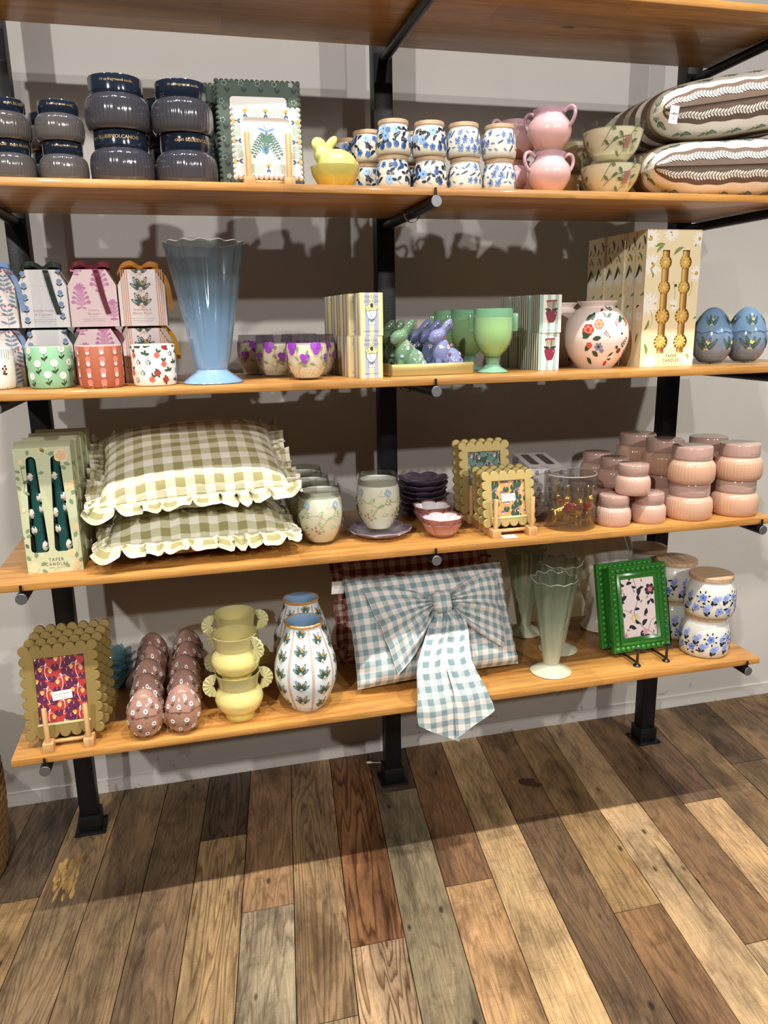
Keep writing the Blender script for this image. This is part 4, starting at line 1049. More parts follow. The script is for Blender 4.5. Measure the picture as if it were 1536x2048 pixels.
# --- brass tray with glass rabbits
plain('brushed_brass', '#cdb777', rough=.35, metal=.75, noise=.12, nscale=30, stretch=(1, 10, 10))
t = thing('brass_tray', 'long shallow brass tray holding glass rabbits', 'tray', (.012, -.47, Z3), .05)
mb = MB(); tw, td, th = .105, .103, .029
mb.box(-tw, tw, -td, td, 0, .003, 'brushed_brass')
for a in ((-tw, tw, -td, -td+.004), (-tw, tw, td-.004, td), (-tw, -tw+.004, -td, td), (tw-.004, tw, -td, td)): mb.box(*a, .0, th, 'brushed_brass', b=.0006)
mb.obj('tray', t)
rab = blob([((-.009, 0, .049), (.0215, .021, .036), (0, .1, 0)), ((.014, 0, .031), (.029, .025, .030), (0, .45, 0)), ((.021, -.017, .022), (.022, .011, .021), (0, 0, 0)), ((.021, .017, .022), (.022, .011, .021), (0, 0, 0)), ((.045, 0, .016), (.0095, .0095, .0095), (0, 0, 0)),
            ((-.020, 0, .088), (.0225, .0175, .0165), (0, -.35, 0)), ((-.031, 0, .080), (.0125, .0115, .011), (0, 0, 0)), ((.001, -.005, .109), (.0105, .0085, .0245), (0, .68, 0)), ((.008, .005, .103), (.0095, .008, .0215), (0, .78, 0)), ((-.005, 0, .098), (.012, .011, .012), (0, 0, 0)),
            ((-.012, 0, .010), (.032, .022, .0125), (0, 0, 0)), ((-.020, -.009, .025), (.009, .008, .022), (0, .15, 0)), ((-.020, .009, .025), (.009, .008, .022), (0, .15, 0))], .0024, 3)
plain('green_glass_rabbit', '#6f9072', rough=.12, coat=.6, noise=.12, nscale=25)
plain('lilac_glass_rabbit', '#7f86b5', rough=.12, coat=.6, noise=.12, nscale=25)
from mathutils.bvhtree import BVHTree
def rabbit(label, loc, mat, polys, rz=0):
    t = thing('glass_rabbit', label, 'rabbit figurine', loc, rz, 'glass rabbits on the brass tray')
    me = rab.copy(); me.materials.clear()
    bm = bmesh.new(); bm.from_mesh(me); bv = BVHTree.FromBMesh(bm); bm.free()
    mb = MB(); mb.add([v.co[:] for v in me.vertices], [tuple(p.vertices) for p in me.polygons], mat)
    def S(u, v, l):
        h = bv.ray_cast(Vector((u, -.2, v)), Vector((0, 1, 0)))
        if h[0] is None: return (u, 0, v)
        return h[0]+h[1]*l+Vector((0, -l*.5, 0))
    mb.decal(S, polys, .0006); mb.obj('figure', t, 80); return t
CW_ = C('#e8e4d4'); SKB = C('#a9c8e4'); MR = C('#5b2226'); RP = C('#c9688a'); TN = C('#b9ae8d')
gd = []
for x, y, a in ((-.002, .066, 1.9), (.006, .062, 1.4), (.012, .056, 1.0), (.0, .06, 2.5), (.03, .036, 1.5), (.02, .03, 1.2), (.034, .024, 1.0)): gd += T(fern(CW_, .014, 4, .005), x, y, 1, a)
for x, y in ((-.006, .061), (.012, .064), (.024, .05), (.03, .028), (.006, .019), (-.02, .044)): gd += flower(SKB, .0042, 5, x, y, 0, .3)
ld = flower(CW_, .0055, 6, .002, .062, 0, .3, MR)+flower(CW_, .0048, 5, -.017, .063, 0, .3, OLV)+flower(CW_, .0045, 5, .034, .046, 0, .3)+flower(RP, .0055, 6, -.0045, .085, 0, .3)+disc(MR, .0035, .003, .044)+disc(MR, .002, .006, .046)+flower(RP, .004, 5, .018, .066)+leaf(OLV, .006, .003, -.008, .08, 3.6)
for i in range(7): ld += disc(MR if i % 2 else CW_, .0014, -.006+.008*math.cos(i*.9), .026+.007*math.sin(i*.9), 6)
for x, y, a in ((.028, .03, 1.2), (.031, .03, 1.8), (.02, .014, .3), (.034, .018, 1.4)): ld += leaf(MR, .005, .0022, x, y, a)
ld += leaf(OLV, .01, .004, -.004, .104, .9)+leaf(MR, .008, .003, .003, .11, .9)
ca, sa = math.cos(.05), math.sin(.05)
for col, x, nm in (('green', -.052, gd), ('lilac', .044, ld)):
    for k, (yy, dx) in enumerate(((-.064, 0), (-.005, -.006), (.054, -.012))):
        xx = x+dx; r_ = rabbit(f'{"green" if col == "green" else "lilac blue"} glazed glass rabbit with painted flowers, {("front", "second", "rearmost")[k]} of its row', (.012+ca*xx-sa*yy, -.47+sa*xx+ca*yy, Z3+.0032), f'{col}_glass_rabbit', nm, .12)
# --- green goblet candles
zgrad('green_goblet_glass', [(0, '#8dbfa4', .8), (.03, '#8dbfa4', .7), (.045, '#b0d696', .3), (.11, '#aad8b0', .3), (.153, '#95cdb0', .5)], rough=.15, coat=.4, tint='#dcefdc')
plain('green_wax', '#e8edb4', rough=.4)
t = thing('goblet_candle', 'green glass goblet candle with tab handles, nearest the striped match boxes', 'goblet', (.184, -.531, Z3), -.3, 'green glass goblet candles')
pr = smoothprof([(.014, .036), (.026, .046), (.041, .066), (.0475, .09), (.0485, .12), (.0485, .152)], 5)
MB().lathe([(0, .034)]+pr+[(.0465, .153), (.0465, .135)], 'green_goblet_glass', 64).obj('cup', t)
MB().lathe([(0, .0), (.037, 0), (.039, .0025), (.037, .005), (.024, .012), (.0165, .02), (.0165, .03), (.019, .034), (.014, .037), (0, .037)], 'green_goblet_glass', 48).obj('foot', t)
MB().lathe([(0, .04)]+[(r-.003, z+.003) for r, z in pr if z < .125]+[(.0455, .133), (0, .132)], 'green_wax', 48).obj('candle_wax', t)
for s_ in (-1, 1): MB().box(s_*.053-.0075, s_*.053+.0075, -.006, .006, .098, .142, 'green_goblet_glass', b=.004).obj('handle', t)
dup(t, (.172, -.395, Z3), 'green glass goblet candle, middle one of the row behind the tray', rz=-.25)
dup(t, (.168, -.262, Z3), 'green glass goblet candle, rear one beside the lilac rabbits', rz=-.2)
# --- strawberry match boxes
stripes('mint_front', [(0, '#9dbcb0'), (.16, '#eee8e4'), (.36, '#9dbcb0'), (.5, '#eee8e4'), (.7, '#9dbcb0'), (.86, '#eee8e4')], 1.0)
stripes('mint_side', [(0, '#55695e'), (.5, '#e6e1d6')], .0125)
BER = C('#85263a'); STK = C('#d8ccb4')
def strawb():
    o = [(BER, [(-.015, .004), (-.012, .01), (0, .009), (.012, .01), (.015, .004), (.011, -.012), (.006, -.020), (-.006, -.020), (-.011, -.012)])]
    o += [(C('#6b5a4d'), [(-.009, .012), (.009, .012), (.013, .030), (-.013, .030)])]
    for i in range(8): o += stroke(STK, [(-.0075+.0021*i, .012), (-.011+.0031*i, .031)], .0012)
    o += [(BER, [(-.0135, .029), (.0135, .031), (.0135, .035), (-.0135, .034)])]+leaf(C('#20302a'), .018, .006, 0, .010, .2)+leaf(C('#20302a'), .018, .006, 0, .010, 2.95)+disc(C('#d89aa5'), .0013, .010, .002, 6, 2)
    return o
w, h, d = .058, .0925, .054
dcs = T(strawb(), .002, .045)+text(C('#8aa39a'), 'includes matches', .0045, 0, .007)
for lv in (0, 1):
    m0 = matchbox('match_box', f'mint striped box with a red strawberry match jar picture, {"upper" if lv else "lower"} front box', (.338, -.523-.003*lv, Z3+h*lv), w, h, d, 'mint_front', dcs, 'mint_side', 'mint striped match boxes', .02-.08*lv, 1)
    for k in range(1, 4): dup(m0, (.336-.002*k, -.523+.057*k, Z3+h*lv), f'mint striped box, {("second", "third", "fourth")[k-1]} from the front on the {"upper" if lv else "lower"} level', rz=.02-.05*lv*(k == 2))
# --- round flower printed vases
plain('blush_ceramic', '#ecdcd6', rough=.35, coat=.25)
pr = smoothprof([(.045, 0), (.047, .003), (.067, .03), (.08, .062), (.0825, .088), (.076, .118), (.058, .144), (.043, .154), (.0425, .157), (.05, .166), (.051, .169)], 5)
RR = C('#c0392f'); CO = C('#e8765a'); LF = C('#2f4a35'); LF2 = C('#4f6748'); LAV = C('#8287ad'); PB = C('#e08b93'); YL = C('#ead58b'); MRN = C('#7c2a2c')
def bigrose(c1, c2, r): return flower(c1, r, 6, 0, 0, 0, .18)+flower(c2, r*.7, 5, 0, 0, .4, .25)+disc(c1, r*.35)+disc(MRN, r*.14)
def lsprig(s=1): return T(leaf(LF, .02, .009, 0, 0, .5)+leaf(LF2, .017, .008, 0, 0, 2.3)+stroke(LF2, [(0, 0), (-.002, -.012)], .0008), 0, 0, s)
def cherry(): return stroke(LF2, [(0, 0), (.002, .016)], .0008)+disc(RR, .0062, 0, -.004)+leaf(LF, .017, .006, .002, .014, .6)+leaf(LF, .015, .005, .002, .006, 0)
def apple(): return disc(MRN, .0085, 0, 0, 12, .8)+leaf(LF, .012, .008, -.006, .006, 2.6)+T(fern(LF, .03, 4, .012), .003, .005, 1, .9)
vd = T(bigrose(RR, CO, .0155), -.062, .098)+T(bigrose(CO, C('#f0a07a'), .013), -.035, .112)+T(bigrose(RR, CO, .008), -.058, .06)
vd += [q for x, y, a in ((-.075, .078, .5), (-.06, .078, 2.4), (-.05, .075, .2), (-.07, .045, .9), (-.066, .03, -1.0), (-.055, .12, 1.3), (-.07, .12, .8), (-.05, .046, -.7)) for q in leaf(LF, .022, .012, x, y, a)]
vd += T(fern(C('#8b6f63'), .022, 4, .008), -.025, .096, 1, -.7)+T(flower(LAV, .011, 6, 0, 0, 0, .4, DN), -.034, .056)+T(flower(LAV, .006, 5), -.024, .046)
vd += T(lsprig(), -.012, .128)+T(lsprig(), .006, .145, .9)+leaf(MRN, .014, .006, -.03, .143, .5)+leaf(PB, .016, .007, .01, .12, -1.2)+leaf(PB, .016, .007, .018, .128, -1.3)+leaf(LF, .028, .011, .022, .115, .7)
vd += T(bigrose(YL, C('#f4ecd8'), .009), .05, .128)+T(bigrose(CO, RR, .008), .06, .12)+T(flower(C('#f2ddd8'), .009, 6, 0, 0, 0, .3, YL), .045, .118)+[q for a in range(7) for q in leaf(LF2, .016, .006, .052, .12, a*.9)]
vd += T(cherry(), -.004, .018)+T(apple(), .03, .045)+T(fern(LAV, .035, 6, .013), .06, .03, 1, .9)+disc(K, .003, .03, .088)+T(fern(CO, .02, 4, .008), .062, .018, 1, .7)
vd = vd+T(vd, .19, 0)
t = thing('round_vase', 'round blush vase printed with roses and fruit, in front of the daisy boxes', 'vase', (.492, -.478, Z3), 0, 'round floral vases')
MB().lathe([(0, 0)]+pr+[(.048, .169), (.041, .157), (0, .14)], 'blush_ceramic', 96).decal(latheS(pr), vd, .0005).obj('vase_body', t)
dup(t, (.468, -.305, Z3), 'round blush floral vase in the shade behind the front one', rz=.9)
# --- daisy taper candle boxes
def candlebox(name, label, loc, W, H, D, mat, holes, deco, sidedeco, group, rz=0, ridge=False):
    t = thing(name, label, 'candle box', loc, rz, group)
    mb = MB().prism([(-W/2, 0), (W/2, 0), (W/2, H), (-W/2, H)], 0, .0012, mat, holes)
    mb.decal(planeS(0), deco, .0003)
    x0, x1 = -W/2, W/2
    if ridge:
        mb.add([(x0, 0, H), (x1, 0, H), (x1, D*.45, H+.011), (x0, D*.45, H+.011), (x1, D, H+.004), (x0, D, H+.004)], [(0, 1, 2, 3), (3, 2, 4, 5)], mat)
        mb.add([(x0, 0, 0), (x0, D, 0), (x0, D, H+.004), (x0, D*.45, H+.011), (x0, 0, H)], [(4, 3, 2, 1, 0)], mat)
        mb.add([(x1, 0, 0), (x1, D, 0), (x1, D, H+.004), (x1, D*.45, H+.011), (x1, 0, H)], [(0, 1, 2, 3, 4)], mat)
        mb.add([(x0, D, 0), (x1, D, 0), (x1, D, H+.004), (x0, D, H+.004), (x0, 0, 0), (x1, 0, 0)], [(1, 0, 3, 2), (4, 0, 1, 5)], mat)
    else:
        mb.add([(x0, 0, 0), (x1, 0, 0), (x1, D, 0), (x0, D, 0), (x0, 0, H), (x1, 0, H), (x1, D, H), (x0, D, H)], [(3, 2, 1, 0), (4, 5, 6, 7), (1, 2, 6, 5), (2, 3, 7, 6), (3, 0, 4, 7)], mat)
    def SL(u, v, l): return (x0-l, D-u, v)
    def SR(u, v, l): return (x1+l, u, v)
    mb.decal(SL, sidedeco, .0003); mb.decal(SR, sidedeco, .0003)
    mb.obj('box', t); return t
plain('box_cream', '#ebdcb4', rough=.55)
DW = C('#f4efe4'); DY = C('#c9a544'); DLG = C('#7d8f4a'); DDG = C('#34442f')
def daisy(r=.022): return [q for i in range(12) for q in T(leaf(DW, r, r*.34), 0, 0, 1, i*PI/6)]+disc(DY, r*.24)
def dleaf(L, a, c=None): return leaf(c or DLG, L, L*.26, 0, 0, a, .1*L)
W, H, D = .158, .342, .046
def daisywin(cx):
    """chain of round windows joined by necks"""
    zs = [(.062, .0205), (.128, .021), (.2, .0175), (.262, .0175)]; nw = .0105; R = []
    for z, r in zs:
        a0 = math.asin(nw/r)
        R += [(cx+r*math.sin(t), z-r*math.cos(t)) for t in [a0+(PI-2*a0)*i/9 for i in range(10)]]
    top = [(cx+nw, .292), (cx-nw, .292)]
    Lf = [(2*cx-x, z) for x, z in reversed(R)]
    return [(cx+nw, .034)]+R+top+Lf+[(cx-nw, .034)]
def slant(poly, k=.0): return [(x+k*(z-.16), z) for x, z in poly]
holes = [slant(daisywin(-.021)), slant(daisywin(.037))]
dd = []
for x, z, r, in ((-.06, .255, .03), (-.062, .16, .03), (-.005, .12, .022), (.07, .235, .022), (.005, .155, .018), (-.05, .012, .022), (.06, .024, .026), (-.01, .332, .022), (.012, .065, .02), (.072, .32, .02), (-.07, .32, .028)): dd += T(daisy(r), x, z, 1, x*9)
for x, z, a, L, c in ((-.055, .3, .2, .03, DLG), (-.05, .285, .7, .028, DLG), (-.06, .27, -.5, .03, DDG), (-.07, .26, -1.2, .04, DLG), (-.05, .14, -1.6, .05, DLG), (-.058, .18, -1.0, .025, DDG), (-.07, .06, -1.3, .03, DLG), (.0, .28, .6, .035, DLG), (.045, .285, .3, .03, DDG), (.01, .225, -1.0, .025, DDG), (.005, .11, .9, .018, DLG), (-.06, .12, -2.0, .03, DLG), (.02, .16, -.6, .018, DDG), (.07, .12, .3, .02, DLG), (.06, .3, .6, .025, DDG)): dd += T(dleaf(L, a, c), x, z)
dd += stroke(DLG, arc(-.09, .12, .04, -.6, 1.2), .0009)+stroke(DLG, arc(.03, .2, .03, -1.5, .5), .0009)+stroke(DLG, [(.005, .215), (.012, .185), (.01, .17)], .001)+disc(DDG, .004, .012, .205)
okp = []
for m, p in dd:  # keep the print off the windows
    cx = sum(q[0] for q in p)/len(p); cz = sum(q[1] for q in p)/len(p)
    if all(min(math.hypot((q[0]-c_-0), (q[1]-z_))-r_ for q in p) > .0005 for c_ in (-.021, .037) for z_, r_ in ((.062, .0205), (.128, .021), (.2, .0175), (.262, .0175))) and not any(abs(q[0]-c_) < .0115 and .034 < q[1] < .293 for q in p for c_ in (-.021, .037)): okp.append((m, p))
okp = clip(okp, -W/2, W/2, 0, H)
okp += text(C('#4a4438'), 'TAPER', .0115, .012, .026, 0, .8, 1.3)+text(C('#4a4438'), 'CANDLES', .0115, .012, .0145, 0, .8, 1.3)+text(C('#8d8570'), 'HAND SCULPTED', .0036, .012, .0065, 0, 1, 1.2)
sd = []
for x, z, a, L, c in ((.012, .29, -.9, .03, DLG), (.02, .26, -1.4, .04, DLG), (.018, .262, -2.0, .04, DDG), (.03, .18, .2, .03, DLG), (.012, .15, .4, .018, DDG), (.02, .06, 1.2, .03, DLG), (.03, .33, -1.2, .03, DDG), (.015, .315, -1.9, .022, DDG)): sd += T(dleaf(L, a, c), x, z)
sd += disc(DY, .0045, .03, .3)+disc(DY, .005, .012, .275)+disc(DY, .0045, .034, .14)+T(daisy(.018), .03, .13)+T(daisy(.02), .024, .225)+disc(DDG, .003, .02, .25)
sd = clip(sd, 0, D, 0, H)
g = 'cream daisy taper candle boxes'
cb = candlebox('daisy_candle_box', 'cream daisy printed box with round windows showing yellow taper candles, frontmost of six', (.681, -.515, Z3), W, H, D, 'box_cream', holes, okp, sd, g, .0)
plain('candle_yellow', '#dfb65e', rough=.4); plain('candle_pale', '#e6cf9a', rough=.4); plain('kraft', '#a87d45', rough=.7)
for cx in (-.021, .037):
    mb = MB()
    mb.box(cx-.0235, cx+.0235, .006, .0075, .03, .297, 'kraft')
    mb.tube([(cx, .0135, .03), (cx, .0135, .295)], .0085, 'candle_yellow', 16)
    for z, r in ((.062, .02), (.128, .0205), (.2, .017), (.262, .017)):
        for i in range(11):
            a = i*2*PI/11+z*40; ca_, sa_ = math.cos(a), math.sin(a); P = []
            for q in range(5):
                s_ = q/4; wd_ = .0042*math.sin(PI*(.12+.8*s_))
                P.append([(cx+ca_*r*s_-sa_*wd_, .0052-.003*math.sin(PI*s_), z+sa_*r*s_+ca_*wd_), (cx+ca_*r*s_, .0035-.0035*math.sin(PI*s_), z+sa_*r*s_), (cx+ca_*r*s_+sa_*wd_, .0052-.003*math.sin(PI*s_), z+sa_*r*s_-ca_*wd_)])
            mb.grid(P, 'candle_yellow')
        mb.lathe([(.0048, -.001), (.0042, .0016), (.0025, .0028), (0, .0032)], 'candle_pale', 14)
        k = len(mb.v)-(14*3+1)
        for q in range(k, len(mb.v)): x_, y_, z_ = mb.v[q]; mb.v[q] = (cx+x_, .0025-z_*.6, z+y_)
    mb.obj('taper_candle', cb)
for k in range(1, 6): dup(cb, (.679-.0015*k+.004*(k % 2), -.515+.0485*k, Z3), f'cream daisy taper candle box, {("second", "third", "fourth", "fifth", "rearmost")[k-1]} in the row behind the windowed front box', rz=.0, skip=('taper_candle',))
# --- blue painted eggs
def egg_prof(R, H, n=26, flat=.55):
    o = []
    for i in range(n+1):
        t = -PI/2+math.asin(flat)*0+PI*i/n; z = math.sin(t); r = math.cos(t)*(1-.16*z)
        o.append((max(r, 0)*R/1.01, (z+1)/2*H))
    zc = H*.035
    o = [(r, z) for r, z in o if z > zc]; 
    return [(r, (z-zc)*H/(H-zc)) for r, z in o]
def egg(name, label, loc, R, H, zs, wave, up, low, seam, deco, group, rz, nw=8):
    t = thing(name, label, 'decorative egg', loc, rz, group)
    pr = egg_prof(R, H); S = latheS(pr)
    def ring(a, dz): 
        v = zs+wave*(abs(math.sin(nw/2*a))-.5)+dz; q = S((a+PI/2)*R, v, 0); return q
    n = 96
    def half(lo):
        rows = []; m = 14
        for k in range(m+1):
            row = []
            for i in range(n):
                a = 2*PI*i/n; vs = zs+wave*(abs(math.sin(nw/2*a))-.5)
                f = k/m
                v = (vs*f if lo else vs+(H-vs)*(1-(1-f)**1.8)) 
                row.append(S((a+PI/2)*R, min(v, H-1e-5), 0 if lo else .0007))
            rows.append(row)
        return rows
    mb = MB(); P = half(True)
    mb.grid([[r[i] for r in P] for i in range(n)], low, closeu=True); mb.add([(0, 0, 0)]+P[0], [(0, 1+(i+1) % n, 1+i) for i in range(n)], low)
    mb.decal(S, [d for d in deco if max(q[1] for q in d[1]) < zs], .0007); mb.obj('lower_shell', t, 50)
    mb = MB(); P = half(False); mb.grid([[r[i] for r in P] for i in range(n)], up, closeu=True)
    mb.add([(0, 0, H)]+P[-1], [(0, 1+i, 1+(i+1) % n) for i in range(n)], up)
    mb.tube([S((a+PI/2)*R, zs+wave*(abs(math.sin(nw/2*a))-.5)+.0007, .0008) for a in [2*PI*i/n for i in range(n)]], .0011, seam, 6, closed=True)
    mb.decal(S, [d for d in deco if max(q[1] for q in d[1]) >= zs], .0014); mb.obj('upper_shell', t, 50)
    return t
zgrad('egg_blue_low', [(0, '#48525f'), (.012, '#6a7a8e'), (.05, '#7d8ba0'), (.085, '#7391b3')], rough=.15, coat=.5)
plain('egg_blue_up', '#7d9fc2', rough=.12, coat=.6); plain('egg_seam', '#5b7390', rough=.3)
EG = C('#2c4f45'); EY = C('#e3d07a')
def wreath(s=1.0):
    o = T(fern(EG, .034, 7, .010, .3), 0, -.006, 1, .45)+T(fern(EG, .034, 7, .010, -.3), 0, -.006, 1, PI-.45)+T(fern(EG, .026, 6, .0095), -.002, 0, 1, 1.9)+T(fern(EG, .024, 5, .009), .002, 0, 1, 1.2)
    o += flower(EY, .0068, 5, .004, .012, 0, .35, OC)+leaf(EY, .009, .0035, 0, -.007, .3)+leaf(EY, .009, .0035, 0, -.007, 2.8)+stroke(EY, [(0, -.007), (-.008, -.012)], .001)+stroke(EY, [(0, -.007), (.008, -.011)], .001)
    return T(o, 0, 0, s)
ed = [q for k in range(-2, 3) for q in T(wreath(.95), k*.072, .046)+T(wreath(.75), k*.066+.004, .108)]
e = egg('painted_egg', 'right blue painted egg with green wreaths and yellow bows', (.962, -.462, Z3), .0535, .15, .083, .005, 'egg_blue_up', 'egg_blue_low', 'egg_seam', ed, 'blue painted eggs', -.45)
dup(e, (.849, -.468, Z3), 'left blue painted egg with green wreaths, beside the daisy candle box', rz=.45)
# ================================================================ SECOND SHELF (green candle boxes ... pink jars)
Z2 = ZS[2]
# --- green rose taper candle boxes
plain('box_sage', '#c3c9a6', rough=.5, noise=.05, nscale=6)
plain('candle_teal', '#1f4a48', rough=.2, coat=.4, noise=.3, nscale=60); plain('candle_rose', '#c9c0b4', rough=.35); plain('candle_leaf', '#2f5a4b', rough=.3)
plain('box_inside', '#3b3a34', rough=.8)
W, H, D = .116, .281, .066
def taperwin(xt0, xt1, xb0, xb1, zt, zb):
    rt = (xt1-xt0)/2; o = [(xb0+.006, zb), (xb1-.006, zb), (xb1-.001, zb+.004), (xb1, zb+.01)]
    o += [((xt0+xt1)/2+rt*math.cos(a), zt-rt+rt*math.sin(a)) for a in [i*PI/8 for i in range(9)]]
    return o+[(xb0, zb+.01), (xb0+.001, zb+.004)]
wins = [taperwin(-.0345, -.0145, -.046, -.0085, .262, .047), taperwin(.0155, .0345, .003, .041, .262, .047)]
CRO, CR2, RLF, RL2 = C('#e3cfa4'), C('#d9b98c'), C('#56725a'), C('#7f9270')
def crose(r): return flower(CRO, r, 5, 0, 0, 0, .15)+flower(CR2, r*.75, 5, 0, 0, .6, .2)+flower(CRO, r*.55, 5, 0, 0, .2, .2)+disc(CR2, r*.28)+disc(CRO, r*.14)
def lvs(pts, L=.012): return [q for x, y, a in pts for q in leaf(RLF if int(x*1000) % 2 else RL2, L, L*.6, x, y, a)]
dk = lvs([(-.048, .228, 2.6), (-.046, .236, .6), (-.05, .212, 2.4), (-.045, .205, .4), (-.05, .19, 2.2), (-.044, .186, -.6), (-.03, .265, 1.4), (-.012, .225, .2), (-.052, .084, .5), (-.056, .08, 2.2), (-.055, .07, -1.2), (-.052, .094, .9)])
dk += lvs([(.012, .265, .4), (.005, .27, 2.2), (-.008, .274, .6), (.028, .262, 2.4), (.036, .24, -.8), (.042, .245, -.3), (.046, .165, -1.2), (.05, .175, .8), (.052, .09, -2), (.046, .03, 1.5), (.05, .02, .8), (-.05, .03, 2.0), (-.03, .018, .5), (-.028, .008, -.7), (-.038, .036, 1.4), (.03, .01, 2.4)], .0135)
dk += stroke(RLF, [(-.012, .276), (.01, .268), (.03, .25), (.036, .235)], .0008)+stroke(RLF, [(-.046, .245), (-.042, .2), (-.046, .185)], .0008)
dk += T(crose(.0155), .038, .262)+T(crose(.011), -.0, .279)+T(crose(.0125), .05, .195)+T(crose(.013), -.046, .014)+T(crose(.0105), .044, .014)+T(crose(.0095), .036, .042)+T(crose(.009), .054, .1)+T(leaf(CRO, .014, .01), -.046, .245, 1, 1.4)+T(leaf(CRO, .013, .009), -.052, .14, 1, 1.2)+T(leaf(CRO, .013, .01), -.026, .034, 1, 1.4)
dk = clip(dk, -W/2, W/2, 0, H)
dk += text(C('#3d3f36'), 'TAPER', .0105, .003, .029, 0, .8, 1.4)+text(C('#3d3f36'), 'CANDLES', .0105, .003, .0185, 0, .8, 1.4)+text(C('#8a8a72'), 'HAND SCULPTED', .0038, .003, .0105, 0, 1, 1.2)+text(C('#8a8a72'), 'SET OF 2', .0032, .003, .0055)
sd = clip(lvs([(.02+.012*math.sin(i*1.7), .1+.011*i, 1+2.2*(i % 3)) for i in range(14)]+[(.05, .03, 1), (.045, .04, 2.5)], .014), 0, D, 0, H)
g = 'sage green rose taper candle boxes'
cb = candlebox('rose_candle_box', 'sage green rose printed candle box with two windows, front one at the left end', (-.867, -.572, Z2), W, H, D, 'box_sage', wins, dk, sd, g, 0, True)
glass('clear_film', '#eef0ee', '#ffffff', .02, .05)
for (xt, xb, sdk) in ((-.0245, -.027, 1), (.025, .022, 2)):
    mb = MB(); rnd = random.Random(sdk)
    mb.box(xb-.022, xb+.022, .024, .0245, .03, .265, 'box_inside')
    mb.tube([(xb, .0125, .035), (xb*.5+xt*.5, .0125, .15), (xt, .0125, .258)], [.0118, .0105, .0075], 'candle_teal', 16)
    for (z, dx) in ((.06, .006), (.098, -.005), (.17, .01), (.135, -.012), (.217, -.006), (.145, .014)):
        f = (z-.035)/.22; x = xb*(1-f)+xt*f+dx; r = .0122-.0036*f
        mb.lathe([(r, -.004), (r*.95, .001), (r*.7, .0035), (r*.35, .005), (0, .0055)], 'candle_rose', 16, rfn=lambda rr, zz, a: rr*(1+.08*math.cos(5*a)))
        k = len(mb.v)-(16*4+1)
        for q in range(k, len(mb.v)): x_, y_, z_ = mb.v[q]; mb.v[q] = (x+x_, .0055-z_*.7, z+y_)
        for q in range(3):
            mb.tube([(x, .004, z), (x+.008*math.cos(q*2.1), .0035, z+.010*math.sin(q*2.1)), (x+.012*math.cos(q*2.1+.4), .005, z+.018*math.sin(q*2.1+.4))], [.001, .0022, .0004], 'candle_leaf', 6)
    mb.obj('taper_candle', cb)
for k in range(1, 4): dup(cb, (-.867+.003*k, -.572+.0675*k, Z2), f'sage green rose candle box, {("second", "third", "rearmost")[k-1]} in the row behind the windowed one', skip=('taper_candle',))
# --- gingham cushions with ruffles
gingham('olive_gingham', '#e9e4d6', '#c9c4a3', '#9b9366', .043)
gingham('red_gingham', '#c9b9ad', '#a07a70', '#783c39', .032)
gingham('blue_gingham', '#e6dbd4', '#b1bcbe', '#7d9499', .0315)
def ruffle(pos, mat, w=.034, waves=46, amp=.011, seed=1, rows=5, droop=0.0, skipf=None):
    rnd = random.Random(seed); N_ = 480; mb = MB(); P = []; UV = []
    ph = rnd.uniform(0, 6); 
    for i in range(N_):
        t = 4*i/N_; k = int(t); f = t-k
        a, b = [(-1+2*f, -1), (1, -1+2*f), (1-2*f, 1), (-1, 1-2*f)][k]
        q = pos(a, b, 1)
        d = Vector((a if abs(a) >= .999 else 0, b if abs(b) >= .999 else 0, 0))
        d = Vector((a**5, b**5, 0)).normalized()
        tn = Vector((-d.y, d.x, 0)); row = []; u = []
        ang = t*waves/4*2*PI+2.6*math.sin(t*5+ph)+1.7*math.sin(t*13.7+2*ph)
        for j in range(rows):
            s_ = j/(rows-1)
            off = w*s_*(1+.12*math.sin(ang*.37)); lift = amp*s_*(math.sin(ang)*(1+.6*math.sin(t*9+ph))+.35*math.sin(2.3*ang+ph))-droop*s_*s_
            row.append(q+d*(off-.002)+Vector((0, 0, lift))+tn*(amp*1.1*s_*math.cos(ang+.5*math.sin(t*11)))); u.append((t*.5, .19+s_*w*1.7))
        P.append(row); UV.append(u)
    mb.grid(P, mat, closeu=True, UV=UV); return mb
def gcushion(label, loc, rot, W, H, Tk, mat, seed, ruf=None, group=None, pinch=.05, name='gingham_cushion', wr=.005, p=3.0, rz=0):
    t = thing(name, label, 'cushion', loc, rz, group); t.rotation_euler = rot
    mb, S, pos = cushion(W, H, Tk, mat, pinch, 56, p, 0, seed, wr); mb.obj('cover', t, 60)
    if ruf: ruffle(pos, mat, **ruf).obj('ruffle', t, 180)
    return t, S, pos
g = 'olive gingham ruffled cushions'
t1, S1, p1 = gcushion('lower olive gingham cushion with a ruffled edge, lying flat on the oak shelf', (-.556, -.437, Z2+.067), (math.radians(3), 0, .05), .412, .32, .122, 'olive_gingham', 2, dict(w=.036, seed=3, droop=.016, waves=40, amp=.009), g)
t2, S2_, p2 = gcushion('upper olive gingham cushion with a ruffled edge, tilted on top of the other', (-.556, -.437, Z2+.207), (math.radians(17), math.radians(-2.5), .03), .423, .345, .136, 'olive_gingham', 6, dict(w=.037, seed=8, droop=.004, waves=38, amp=.0115), g)
swing_tag(t2, (.222, -.155, .012), (.5, .2, .3), .034, .022, [(-.006, .02), (-.012, .016)])
swing_tag(t1, (.226, -.165, .004), (.7, .5, .6), .02, .032, [(-.012, .012)])
